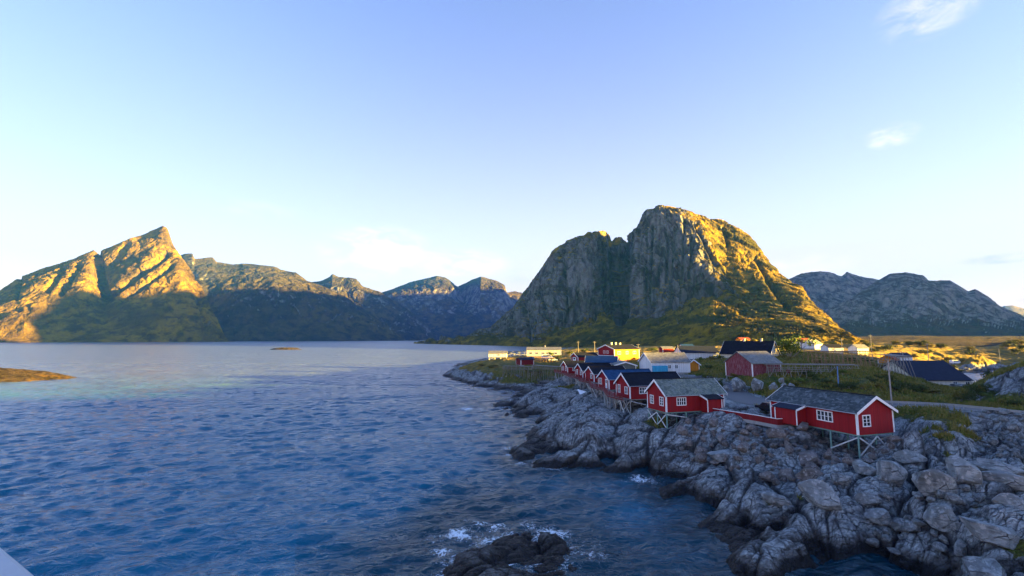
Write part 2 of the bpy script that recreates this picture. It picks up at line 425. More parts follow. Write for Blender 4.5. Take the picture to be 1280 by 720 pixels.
def make_mountains():
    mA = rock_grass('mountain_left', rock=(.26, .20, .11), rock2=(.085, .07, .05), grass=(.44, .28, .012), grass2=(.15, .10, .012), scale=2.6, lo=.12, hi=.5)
    mB = rock_grass('mountain_fjord', rock=(.30, .30, .31), rock2=(.06, .062, .065), grass=(.15, .12, .04), grass2=(.055, .055, .04), scale=3.4, lo=.3, hi=.65)
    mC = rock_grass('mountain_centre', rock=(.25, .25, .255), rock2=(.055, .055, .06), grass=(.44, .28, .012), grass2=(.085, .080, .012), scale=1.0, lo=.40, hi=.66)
    mD = rock_grass('mountain_right', rock=(.42, .37, .33), rock2=(.10, .09, .085), grass=(.12, .08, .04), grass2=(.08, .06, .035), scale=2.0, lo=.78, hi=1.05)
    # left mountain
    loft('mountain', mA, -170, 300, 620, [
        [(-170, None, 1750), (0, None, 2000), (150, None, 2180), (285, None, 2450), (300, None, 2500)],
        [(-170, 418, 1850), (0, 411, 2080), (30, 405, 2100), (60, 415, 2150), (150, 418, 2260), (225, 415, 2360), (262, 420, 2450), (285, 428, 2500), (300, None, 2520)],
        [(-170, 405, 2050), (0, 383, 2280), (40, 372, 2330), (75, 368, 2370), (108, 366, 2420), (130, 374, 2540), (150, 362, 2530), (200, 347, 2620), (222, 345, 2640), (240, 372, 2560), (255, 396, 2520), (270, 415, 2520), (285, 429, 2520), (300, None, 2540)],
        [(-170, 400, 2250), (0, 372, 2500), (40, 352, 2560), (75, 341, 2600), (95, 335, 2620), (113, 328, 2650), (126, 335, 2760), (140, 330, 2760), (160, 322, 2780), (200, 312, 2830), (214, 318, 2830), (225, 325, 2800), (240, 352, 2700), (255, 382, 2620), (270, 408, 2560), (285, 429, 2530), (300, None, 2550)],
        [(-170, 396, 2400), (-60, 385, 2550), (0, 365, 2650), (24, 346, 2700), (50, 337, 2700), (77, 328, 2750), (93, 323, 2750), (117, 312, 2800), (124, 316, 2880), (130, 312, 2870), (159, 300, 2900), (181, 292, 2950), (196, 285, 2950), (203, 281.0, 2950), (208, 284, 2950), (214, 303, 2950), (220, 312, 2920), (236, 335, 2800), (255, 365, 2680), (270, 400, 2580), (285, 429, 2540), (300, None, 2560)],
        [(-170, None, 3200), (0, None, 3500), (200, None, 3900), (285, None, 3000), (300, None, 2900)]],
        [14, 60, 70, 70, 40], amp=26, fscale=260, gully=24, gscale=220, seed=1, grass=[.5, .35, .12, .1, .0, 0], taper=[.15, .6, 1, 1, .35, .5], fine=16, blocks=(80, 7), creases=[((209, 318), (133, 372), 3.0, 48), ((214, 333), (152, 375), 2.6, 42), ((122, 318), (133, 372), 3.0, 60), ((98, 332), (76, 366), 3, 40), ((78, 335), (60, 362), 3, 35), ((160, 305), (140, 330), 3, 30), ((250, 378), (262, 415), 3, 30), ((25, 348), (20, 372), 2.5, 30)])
    # second mountain, right behind it
    loft('mountain', mB, 205, 525, 420, [
        [(205, None, 2900), (300, None, 2950), (420, None, 3150), (505, None, 3500), (525, None, 3600)],
        [(205, 410, 3000), (300, 408, 3080), (400, 412, 3250), (470, 419, 3450), (505, 429, 3550), (525, None, 3650)],
        [(205, 372, 3450), (250, 366, 3350), (262, 362, 3450), (300, 366, 3300), (345, 363, 3350), (384, 372, 3400), (425, 388, 3500), (450, 399, 3550), (480, 415, 3600), (505, 429, 3650), (525, None, 3700)],
        [(205, 345, 3700), (231, 338, 3700), (262, 346, 3600), (300, 344, 3700), (330, 343, 3750), (352, 347, 3750), (384, 359, 3700), (425, 375, 3700), (450, 388, 3700), (480, 408, 3700), (505, 428, 3700), (525, None, 3750)],
        [(205, 325, 4000), (231, 317, 4000), (240, 316, 4000), (243, 323, 4000), (266, 321, 4100), (271, 327, 4100), (292, 330, 4100), (313, 330, 4100), (343, 333, 4100), (352, 338, 4100), (370, 340.5, 4000), (384, 351, 3900), (400, 356, 3900), (425, 368, 3900), (450, 382, 3850), (480, 405, 3800), (505, 427, 3750), (525, None, 3800)],
        [(205, None, 4700), (400, None, 4700), (505, None, 4200), (525, None, 4200)]],
        [10, 50, 40, 40, 24], amp=30, fscale=320, gully=50, gscale=260, seed=2, grass=[.4, .3, .0, -.1, .05, 0], taper=[.15, .6, 1, .9, .3, .5], fine=12, blocks=(120, 9))
    loft('mountain', mB, 375, 565, 260, [
        [(375, None, 4300), (565, None, 4700)],
        [(375, 395, 4600), (450, 392, 4600), (500, 405, 4700), (540, 424, 4850), (565, None, 4900)],
        [(375, 366, 4800), (416, 360, 4800), (453, 364, 4800), (474, 374, 4850), (500, 390, 4900), (530, 410, 4950), (550, 427, 5000), (565, None, 5000)],
        [(375, 354, 5000), (400, 350.5, 5000), (411, 346, 5000), (416, 342.5, 5000), (423, 346, 5000), (437, 347, 5000), (445, 348.5, 5000), (453, 358, 5000), (474, 364.5, 5000), (500, 380, 5000), (530, 402, 5000), (550, 426, 5000), (565, None, 5000)],
        [(375, None, 5600), (565, None, 5600)]],
        [40, 40, 40, 20], amp=30, fscale=350, gully=60, gscale=300, seed=3, grass=[.3, .1, -.1, 0, 0], taper=[.2, 1, 1, .25, .5], blocks=(130, 11), fine=10)
    loft('mountain', mB, 430, 720, 380, [
        [(430, None, 5200), (720, None, 5200)],
        [(430, 412, 5500), (500, 403, 5600), (560, 398, 5700), (600, 400, 5500), (640, 405, 5700), (720, 415, 5700)],
        [(430, 402, 5900), (460, 385, 6000), (490, 374, 6000), (530, 371, 6050), (565, 369, 6100), (580, 378, 6300), (601, 366, 5950), (628, 368, 6000), (645, 385, 6100), (720, 410, 6100)],
        [(430, 401, 6100), (460, 380, 6150), (490, 366, 6150), (530, 361, 6150), (565, 361, 6200), (577, 366, 6350), (601, 356, 6200), (628, 360, 6200), (636, 372, 6200), (655, 374, 6300), (720, 408, 6300)],
        [(430, 400, 6400), (460, 375, 6500), (474, 366, 6500), (490, 361, 6500), (511, 353, 6500), (530, 348, 6500), (546, 344, 6500), (556, 346, 6500), (562, 350, 6500), (572, 358, 6500), (588, 350, 6500), (601, 345, 6400), (620, 350, 6400), (631, 356, 6400), (633, 366, 6400), (644, 363.5, 6500), (655, 367, 6500), (680, 385, 6500), (720, 405, 6500)],
        [(430, None, 7200), (720, None, 7200)]],
        [14, 50, 14, 30, 20], amp=28, fscale=380, gully=60, gscale=330, seed=4, grass=[.2, -.1, -.3, -.1, .1, 0], taper=[.2, 1, .8, .8, .22, .5], blocks=(150, 12), fine=10)
    # centre mountain
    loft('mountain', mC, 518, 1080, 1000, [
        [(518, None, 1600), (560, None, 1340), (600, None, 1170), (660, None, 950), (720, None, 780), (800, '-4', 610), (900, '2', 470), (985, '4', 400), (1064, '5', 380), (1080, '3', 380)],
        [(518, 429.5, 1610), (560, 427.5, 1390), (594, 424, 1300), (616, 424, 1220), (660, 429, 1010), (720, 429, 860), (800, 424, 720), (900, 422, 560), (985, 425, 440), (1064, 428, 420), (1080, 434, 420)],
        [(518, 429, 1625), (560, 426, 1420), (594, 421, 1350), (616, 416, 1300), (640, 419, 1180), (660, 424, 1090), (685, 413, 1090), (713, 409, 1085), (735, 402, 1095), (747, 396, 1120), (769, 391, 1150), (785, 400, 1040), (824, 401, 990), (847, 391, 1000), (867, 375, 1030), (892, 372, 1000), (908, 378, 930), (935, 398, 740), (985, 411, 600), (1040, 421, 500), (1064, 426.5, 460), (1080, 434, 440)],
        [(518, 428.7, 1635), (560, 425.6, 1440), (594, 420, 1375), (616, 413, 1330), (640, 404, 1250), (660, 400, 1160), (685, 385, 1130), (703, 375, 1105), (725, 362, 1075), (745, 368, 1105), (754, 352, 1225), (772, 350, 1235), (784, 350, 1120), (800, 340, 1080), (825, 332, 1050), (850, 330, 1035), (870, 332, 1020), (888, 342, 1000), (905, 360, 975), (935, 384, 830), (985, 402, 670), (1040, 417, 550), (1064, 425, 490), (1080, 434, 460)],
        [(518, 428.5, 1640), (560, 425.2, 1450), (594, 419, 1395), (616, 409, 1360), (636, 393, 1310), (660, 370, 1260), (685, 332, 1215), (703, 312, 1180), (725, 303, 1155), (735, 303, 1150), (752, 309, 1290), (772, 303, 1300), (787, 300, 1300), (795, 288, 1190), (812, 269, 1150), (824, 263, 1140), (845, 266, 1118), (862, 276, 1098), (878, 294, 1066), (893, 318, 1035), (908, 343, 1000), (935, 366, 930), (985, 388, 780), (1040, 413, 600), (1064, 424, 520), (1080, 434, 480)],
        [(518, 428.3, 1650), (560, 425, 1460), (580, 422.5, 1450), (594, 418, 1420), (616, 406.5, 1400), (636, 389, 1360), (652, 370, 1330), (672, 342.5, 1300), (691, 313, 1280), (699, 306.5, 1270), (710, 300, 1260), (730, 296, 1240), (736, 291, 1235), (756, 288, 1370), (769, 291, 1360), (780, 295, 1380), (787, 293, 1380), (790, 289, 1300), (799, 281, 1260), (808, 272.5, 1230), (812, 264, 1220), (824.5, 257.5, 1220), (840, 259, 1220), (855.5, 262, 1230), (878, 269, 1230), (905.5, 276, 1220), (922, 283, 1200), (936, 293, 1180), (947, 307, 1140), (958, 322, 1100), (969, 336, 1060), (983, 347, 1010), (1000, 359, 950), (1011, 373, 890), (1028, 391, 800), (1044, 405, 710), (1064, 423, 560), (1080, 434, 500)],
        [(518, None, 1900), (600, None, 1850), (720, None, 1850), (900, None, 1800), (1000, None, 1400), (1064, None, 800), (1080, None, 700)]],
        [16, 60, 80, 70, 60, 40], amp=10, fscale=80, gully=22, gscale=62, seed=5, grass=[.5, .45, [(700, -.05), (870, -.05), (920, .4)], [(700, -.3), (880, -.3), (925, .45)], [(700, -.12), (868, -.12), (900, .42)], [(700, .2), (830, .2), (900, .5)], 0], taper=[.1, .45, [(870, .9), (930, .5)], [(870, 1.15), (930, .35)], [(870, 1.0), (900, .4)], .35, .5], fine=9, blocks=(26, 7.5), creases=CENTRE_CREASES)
    # right: low moor and the mountains behind it
    loft('moor', mD, 1030, 1500, 240, [
        [(1030, '6', 430), (1500, '6', 430)],
        [(1030, 426, 700), (1150, 424, 700), (1500, 424, 700)],
        [(1030, 421, 1500), (1120, 418.5, 1500), (1230, 419, 1500), (1500, 419, 1500)],
        [(1030, 421, 2600), (1500, 421, 2600)]], [30, 30, 20], amp=4, fscale=150, gully=3, gscale=120, seed=6, grass=[.6, .6, .6, .6])
    loft('mountain', mD, 940, 1120, 240, [
        [(940, 421, 2500), (1120, 421, 2500)],
        [(940, 380, 2800), (1000, 372, 2850), (1060, 375, 2850), (1120, 380, 2850)],
        [(940, 368, 3200), (985, 348.5, 3200), (1002, 341, 3200), (1012, 340, 3200), (1025, 338.5, 3200), (1042, 341, 3200), (1052, 345, 3200), (1059, 339.5, 3200), (1070, 343.5, 3200), (1097, 349, 3200), (1120, 356, 3200)],
        [(940, 421, 4200), (1120, 421, 4200)]], [60, 60, 20], amp=26, fscale=230, gully=50, gscale=180, seed=7, blocks=(90, 10), fine=16, grass=[.1, 0, 0, 0], taper=[.3, 1, .25, .5])
    loft('mountain', mD, 1000, 1420, 520, [
        [(1000, 420.5, 1650), (1200, 420, 1650), (1420, 421, 1700)],
        [(1000, 412, 1800), (1060, 405, 1850), (1120, 402, 1850), (1160, 395, 1850), (1200, 402, 1850), (1250, 405, 1850), (1420, 412, 1900)],
        [(1000, 408, 1900), (1050, 390, 2000), (1100, 378, 2100), (1130, 370, 2050), (1165, 372, 1980), (1195, 382, 1980), (1210, 375, 2050), (1235, 385, 2000), (1262, 398, 1980), (1290, 405, 1950), (1420, 410, 1950)],
        [(1000, 402, 2100), (1050, 380, 2200), (1080, 362, 2300), (1097, 351, 2350), (1112, 342, 2350), (1132, 339.5, 2350), (1155, 344.5, 2300), (1160, 350, 2300), (1167, 350.5, 2300), (1187, 351, 2300), (1200, 359, 2250), (1210, 365, 2250), (1219, 362, 2250), (1235, 371, 2200), (1250, 382, 2150), (1265, 389, 2100), (1280, 396, 2080), (1330, 404, 2000), (1420, 410, 2000)],
        [(1000, 421, 3000), (1420, 421, 3000)]], [24, 50, 60, 20], amp=20, fscale=170, gully=58, gscale=150, seed=8, blocks=(70, 10), fine=16, grass=[.25, .05, -.05, 0, 0], taper=[.2, .7, 1, .2, .5])
    loft('mountain', mB, 1225, 1420, 100, [
        [(1225, 422, 8000), (1420, 422, 8000)],
        [(1225, 396, 9000), (1255, 381.5, 9000), (1265, 380.5, 9000), (1280, 385, 9000), (1320, 380, 9000), (1420, 400, 9000)],
        [(1225, 422, 11000), (1420, 422, 11000)]], [40, 20], amp=40, fscale=600, gully=60, gscale=500, seed=9, taper=[.3, .3, .3])

def caster(name, mat, pts, width, seed):
    """an unseen mountain to the right, shaped for the shade it casts: ridge pts (x, y, z), steep on both sides"""
    P = np.array(pts, float)
    n = 160; t = np.linspace(0, 1, n)
    L = np.r_[0, np.cumsum(np.linalg.norm(np.diff(P, axis=0), axis=1))]; L /= L[-1]
    X, Y, Z = (np.interp(t, L, P[:, k]) for k in range(3))
    rows = []
    for q in np.linspace(-1, 1, 61):
        rows.append(np.stack([X + width * q * np.maximum(Z, 40) , Y, -15 + (Z + 15) * (1 - abs(q)) ** .9], -1))
    G = np.array(rows)
    x, y, z = G[..., 0], G[..., 1], G[..., 2]
    a = np.clip(1 - np.abs(np.linspace(-1, 1, 61))[:, None] * 0, 0, 1) * np.maximum(Z, 20)[None] * .06
    edge = (1 - np.exp(-(np.linspace(-1, 1, 61)[:, None] / .12) ** 2))
    G[..., 2] += a * (edge * .9 + .25) * fbm(x / 200 + seed, y / 200, z / 200, 6)
    return tag(link(name, grid_mesh(name, G), mat), kind='structure')
def shade_pt(px, py, D, xc):
    P = V(px, py, D); t = (xc - P.x) / SUNV.x
    return P + SUNV * t
def make_casters():
    m = rock_grass('shade_ridge', scale=2.0)
    # unseen ridge, outlined to shade the lower left and fjord mountains
    xs = 4700
    pts = []
    for px, py, D in [(-60, 440, 2150), (0, 425, 2120), (18, 402, 2150), (40, 387, 2270), (62, 371, 2340), (88, 361, 2400), (110, 363, 2420), (126, 372, 2600), (150, 374, 2540), (185, 368, 2560), (212, 362, 2560), (232, 360, 2560),
                      (246, 372, 3320), (262, 369, 3330), (285, 362, 3330), (310, 360, 3350), (345, 361, 3350), (384, 362, 3500), (430, 361, 3600), (500, 361, 3700), (268, 366, 2600), (290, 362, 2750), (300, 362, 2900)]:
        pts.append(tuple(shade_pt(px, py, D, xs)))
    pts.sort(key=lambda p: p[1])
    pts = [(xs, pts[0][1] - 500, 200)] + pts + [(xs, pts[-1][1] + 400, 1000), (xs, pts[-1][1] + 900, 300)]
    caster('mountain', m, pts, .55, 3)
    xs = 8600  # second unseen ridge, outlined to shade the farthest peaks
    pts = []
    for px, py, D in [(440, 362, 4850), (474, 366, 4900), (490, 369, 6100), (530, 368, 6100), (570, 366, 6150), (600, 362, 6150), (630, 363, 6150)]:
        pts.append(tuple(shade_pt(px, py, D, xs)))
    pts.sort(key=lambda p: p[1])
    pts = [(xs, pts[0][1] - 900, 500)] + pts + [(xs, pts[-1][1] + 600, 700)]
    caster('mountain', m, pts, .45, 5)
    # unseen hill added right of the bridge to keep sun off the shore
    xs = 620
    pts = []
    for X, Y, z in [(60, -400, 40), (60, 0, 40), (60, 70, 26), (60, 95, 19), (60, 108, 15.5), (60, 130, 15.6), (60, 150, 12.6), (40, 170, 10.0), (40, 195, 7.5), (40, 230, 3)]:
        q = Vector((X, Y, z)); q = q + SUNV * ((xs - X) / SUNV.x); pts.append(tuple(q))
    pts = [(xs, pts[0][1] - 300, 20)] + pts + [(xs, pts[-1][1] + 80, 20)]
    caster('hill', m, pts, .9, 8)

def make_haze():
    m = bpy.data.materials.new('haze'); m.use_nodes = True; nt = m.node_tree; nt.nodes.clear()
    o = nt.nodes.new('ShaderNodeOutputMaterial'); v = nt.nodes.new('ShaderNodeVolumePrincipled')
    v.inputs['Color'].default_value = (.04, .22, 1, 1); v.inputs['Density'].default_value = 4.3e-5
    nt.links.new(v.outputs[0], o.inputs['Volume'])
    bm = bmesh.new(); bmesh.ops.create_cube(bm, size=1)
    lo, hi = Vector((-8500, -2500, -40)), Vector((10200, 12500, 1560))
    for q in bm.verts: q.co = Vector([lo[i] if q.co[i] < 0 else hi[i] for i in range(3)])
    me = bpy.data.meshes.new('haze'); bm.to_mesh(me); bm.free()
    return tag(link('haze', me, m), kind='stuff')
# ================================================================== SHORE (heightfield through surveyed points)
# (photo px, photo py, height m) of ground points
GP = [
 # open water / sea bed
 (540,480,-4),(556,500,-4),(590,500,-2.5),(620,535,-4),(600,560,-5),(560,600,-6),(625,598,-4),(700,605,-4),(760,612,-4),(800,618,-3),(790,650,-5),(850,672,-4),
 (900,690,-4),(870,705,-5),(700,640,-4),(620,620,-4),(500,700,-6),(400,600,-8),(300,470,-8),(520,450,-6),(560,455,-5),(600,441,-4),(640,438,-4),(655,435,-4),(600,436,-5),(560,434,-6),(500,432,-8),
 (545,466,-3),(590,452,-.0),(700,700,-2.5),(800,710,-6),(450,520,-8),
 # skerry in the bottom centre
 (556,690,.3),(575,668,.4),(575,664,.35),(600,660,.5),(635,666,.5),(635,690,.75),(675,690,.65),(600,700,.75),(690,668,.4),(705,678,.35),(650,712,.6),(715,705,.4),(522,690,-2.0),(562,650,-2),(630,642,-1.6),(745,660,-2.5),(748,700,-1.5),(660,658,.1),(560,735,.1),(690,740,.3),(546,702,.15),(550,676,.2),
 # far rock of the peninsula
 (566,473,0),(580,481,0),(611,486.5,0),(641,489.5,0),(674,485.5,0),(683,481,.2),(580,457,5),(598,451,7),(625,448,8),(660,455,7.5),(690,450,8),(640,465,5),(670,470,3.6),(610,470,3),(600,478,1),(650,480,1.6),(690,475,3.2),
 # second rock and its ledge
 (633,518,0),(657,519.5,0),(682,519,0),(607,503.5,-.1),(620,507,.3),(640,500,.4),(655,495,.5),(600,507,-1),(680,492,3.7),(700,488,4.5),(720,492,5),(660,500,2.2),(690,505,1.8),(720,505,3.4),(680,523,-.4),(665,528,-1.5),
 # third rock
 (661.6,538.7,0),(666,546,0),(664,553,0),(638,565,0),(637,570,0),(652,579,0),(671,582.5,0),(712,585.5,0),(761,590.5,0),(812,599.5,0),(840,601.5,0),(648,548,-1.5),(655,560,.1),
 (680,530,1.5),(700,515,3),(720,510,4),(740,505,4.8),(760,505,5),(700,540,2.8),(700,560,1.7),(740,560,2.5),(740,540,3.7),(780,560,2.9),(780,540,4.2),(820,560,3.1),(820,545,3.9),(850,562,2.9),(850,582,1.2),
 (690,525,3.0),(760,520,4.2),(800,525,4.6),(835,540,3.8),(810,520,5.1),(770,518,3.9),(790,514,4.5),(757,510,3.2),(694.5,483,2.9),(720,575,.9),(790,580,1.2),(840,610,-1.0),(860,602,-.3),
 # rubble under the boardwalk
 (880,517,6.2),(930,527,6.1),(985,540,5.6),(870,578,2),(900,573,2.7),(950,588,2.6),(1000,598,2.3),(1050,600,2.6),(1100,582,3.4),(900,545,4.4),(950,558,4.2),(1000,570,3.9),(1076,574,3.5),(1119,561,4.3),(1052,556,4.4),(1030,545,5.3),(855,530,5.2),(1100,545,5.5),
 # fourth rock, the pale slab
 (814,613,0),(829,627,0),(864,649,0),(898,654,0),(922,668,0),(850,600,1.3),(880,588,2.4),(900,600,2.4),(930,600,2.7),(900,625,1.6),(940,620,2.2),(870,625,1.1),(905,645,.8),(838,612,.6),
 # fifth rock
 (934,664.5,0),(956,680,0),(1014,702,0),(1046,704,0),(1092,676,.4),(960,655,1.5),(1000,640,2.6),(1040,650,2.3),(1000,670,1.7),(1060,665,1.5),(980,620,2.4),(1050,620,2.9),(938,652,.3),(930,676,-1.5),(970,694,-1.5),(1010,714,-1.5),
 # small rock at the lower edge
 (950,702,.9),(917,706,-.3),(935,693,0),(960,715,.9),(950,740,.5),(890,740,-3),(1010,745,-1.5),
 # lower right, blocks
 (1060,716,-.7),(1110,714,-.5),(1100,698,-.2),(1120,690,.7),(1150,702,.3),(1150,718,-.6),(1190,713,.4),(1150,660,2.2),(1200,680,2.0),(1250,700,2.6),(1280,720,2.8),(1230,640,3.7),(1280,640,4.1),(1150,620,3.5),(1200,600,4.4),(1120,600,3.2),(1280,600,5),
 (1100,745,.2),(1200,745,1.6),(1320,745,2.6),(1420,700,3.6),(1420,600,5.5),(1420,530,7.5),(1100,640,2.4),
 # cliff under the road, rubble slope beside it
 (1132,518,7.6),(1150,520,7.9),(1210,523,8.0),(1150,593,3.5),(1210,593,3.8),(1150,560,6.0),(1175,545,7.2),(1205,552,6.8),(1180,575,5.2),(1128,550,5.0),(1222,570,5.0),(1250,527,7.5),(1290,528,7.6),(1250,560,5.8),(1290,560,5.9),
 # ground under and behind the cabins
 (720,478,4.8),(745,485,5),(770,492,5.2),(800,497,5.8),(830,495,6.8),(860,500,6.7),(890,503,6.7),(740,465,6.8),(800,475,7.2),(850,480,7.6),(905,492,7.2),(940,505,7),(975,520,6.7),(1010,520,6.6),(1060,512,7.4),
 # village ground
 (840,466,8.3),(770,462,8),(720,452,8.5),(680,446,8),(660,445.5,7.5),(740,448,9),(800,452,9.2),(870,462,8.9),(900,470,9.3),(960,470,10),(930,455,11),(980,455,11.3),(1000,445,12),(900,447,11),(950,440,13),(1040,446,11.5),
 (1000,465,10.4),(1050,470,10.8),(1095,480,10.3),(1000,484,8.4),(960,487,7.8),(1045,490,8.6),(1090,460,11.5),(1130,478,10.0),(1160,490,8.7),(1110,495,8.4),
 (700,441,8),(800,441,9),(900,438,11),(1000,437,11),(700,437.5,5),(750,434,5),(900,432,8),(1050,430,9),
 # inlet on the right, causeway, sunlit knolls
 (1197,487,4.0),(1170,480,3.8),(1215,482,.2),(1190,470,-1),(1225,472,-1.5),(1210,463,-1),(1240,464,-.5),(1180,457,2.0),(1215,456,2.4),(1250,457,2.2),(1100,440,11),(1150,428,15),(1200,431,13.5),(1222,436,12),(1230,447,3),(1100,430,14),(1060,436,12),(1120,450,7),(1150,453,5),
 (1238,440,-1),(1243,436,-2),(1255,445,4),(1270,428,15),(1300,424,17),(1265,440,7),(1400,440,10),
 # rocky knoll beyond the road on the right
 (1250,461,12.6),(1280,456,13.6),(1330,450,14.5),(1243,490,9.2),(1280,500,9),(1232,480,9.3),(1222,490,7.6),(1400,480,12),(1205,490,6.8),
]
_G = np.array(GP, float)
_gx, _gy = on_z(_G[:, 0], _G[:, 1], _G[:, 2])
def _uv(x, y):
    y = np.maximum(y, 5.0); return x / y * 3.2, np.log(y) * 2.6
_gu, _gv = _uv(_gx, _gy)
def _kern(r): return r ** 1.3
_K = _kern(np.hypot(_gu[:, None] - _gu, _gv[:, None] - _gv)) - .012 * np.eye(len(_gu))
_A = np.block([[_K, np.ones((len(_gu), 1))], [np.ones((1, len(_gu))), np.zeros((1, 1))]])
_w = np.linalg.solve(_A, np.r_[_G[:, 2], 0])
ROAD = [(812,466,8.7),(840,468,8.6),(865,471.5,8.4),(890,477,8.0),(908,485,7.5),(926,496,7.1),(950,505,7.0),(1000,503,7.2),(1050,502,7.6),(1100,504,8.0),(1150,506,8.2),(1200,509.5,8.4),(1250,514.5,8.6),(1310,521,8.8),(1400,532,9.0)]
ROADP = []
for p in ROAD:
    x, y = on_z(*p); ROADP.append((float(x), float(y), p[2]))
ROADP = np.array(ROADP)
def resample(P, n, smooth=6):
    L = np.r_[0, np.cumsum(np.linalg.norm(np.diff(P[:, :2], axis=0), axis=1))]
    t = np.linspace(0, L[-1], n); Q = np.stack([np.interp(t, L, P[:, k]) for k in range(3)], 1)
    for _ in range(smooth): Q[1:-1] = .25 * Q[:-2] + .5 * Q[1:-1] + .25 * Q[2:]
    return Q
ROADC = resample(ROADP, 160, 14)
def road_halfwidth(x, y):
    return 2.6 + 3.2 * np.exp(-((x - 33) ** 2 + (y - 79) ** 2) / 60.0)
def road_dist(x, y):
    d = np.full(x.shape, 1e9); z = np.zeros(x.shape)
    for a, b in zip(ROADC[:-1], ROADC[1:]):
        e = b - a; t = np.clip(((x - a[0]) * e[0] + (y - a[1]) * e[1]) / (e[0] ** 2 + e[1] ** 2), 0, 1)
        q = np.hypot(x - a[0] - t * e[0], y - a[1] - t * e[1]); m = q < d
        d = np.where(m, q, d); z = np.where(m, a[2] + t * e[2], z)
    return d, z
def base_height(x, y):
    x = np.asarray(x, float); y = np.asarray(y, float); sh = x.shape; x = x.ravel(); y = y.ravel()
    out = np.full(x.shape, -10.0)
    wx = x + (.02 * y + .4) * fbm(x / 7, y / 7, 0 * x + 1, 3) * .8; wy = y + (.02 * y + .4) * fbm(x / 7, y / 7, 0 * x + 9, 3) * .8
    ok = np.where((y > 12) & (y < 1000) & (x / np.maximum(y, 1) > -.45) & (x / np.maximum(y, 1) < 1.75))[0]
    for s in range(0, len(ok), 40000):
        i = ok[s:s + 40000]; u, v = _uv(wx[i], wy[i])
        out[i] = _kern(np.hypot(u[:, None] - _gu, v[:, None] - _gv)) @ _w[:-1] + _w[-1]
    return out.reshape(sh)
GRASS_SPOTS = [(705,500,5,2.2,.5),(728,505,4.6,3,.7),(800,522,5,1.8,.7),(822,527,4.8,2.5,.9),(760,512,4.2,1.5,.4),(780,545,4,1.2,.4),(700,482,4.6,6,.8),(650,460,6.5,14,.9),(610,455,7,9,.7),
               (1185,523,8,2.2,1.0),(1205,535,7.5,1.6,.9),(1150,535,7.2,1.3,.8),(1178,552,6.4,1.3,.85),(1150,521,7.8,1.5,.85),(1168,526,7.7,1.2,.8),(1172,538,7.1,1.1,.7),(1200,530,7.6,1.0,.6),(1160,548,6.6,.8,.6),(1190,560,6.3,1.2,.5),(1260,612,4.9,1.8,.8),(1275,617,4.8,1.8,.8),(1250,648,3.7,1.4,.9),(1275,648,3.9,1.8,.9),(1275,690,3,1.2,.8),
               (1090,575,3.7,1.0,.6),(1085,585,3.3,.8,.6),(920,597,2.6,1.0,.35),(960,620,2.5,.8,.4),(1000,622,2.5,.6,.4),(1130,562,5,1.3,.5),(930,533,5.9,2,.35),(960,540,5.7,1.5,.3)]
_GS = []
for px, py, z, r, a in GRASS_SPOTS:
    x, y = on_z(px, py, z); _GS.append((float(x), float(y), r, a))
def masks(x, y, b):
    """flat (road, lawns) and grassy parts of the ground"""
    rd, rz = road_dist(x, y)
    hw = road_halfwidth(x, y)
    n = fbm(x / 6, y / 6, 0 * x, 4)
    g = np.where(y > 165, sstep(2.6, 4.2, b + 1.6 * n), sstep(6.3, 8.0, b + 1.0 * n))
    # keep the rubble slope, the cliff and the rocky knoll bare
    px = 640 + x / np.maximum(y, 1) * FPX * .96
    g = g * (1 - sstep(-1.0, 1.0, 60.5 - y + .0 * x) * sstep(26, 30, x))
    kn = np.exp(-(((x - 80) / 13) ** 2 + ((y - 73) / 10) ** 2)); g = g * (1 - .75 * sstep(.35, .8, kn + .25 * n))
    for gx, gy, r, a in _GS:
        g = np.maximum(g, a * np.exp(-(((x - gx) ** 2 + (y - gy) ** 2) / (r * r))) * np.clip(.9 + 1.3 * n, 0, 1.3))
    g = np.clip(g, 0, 1)
    far = sstep(150, 260, y)
    return rd, rz, hw, g, far
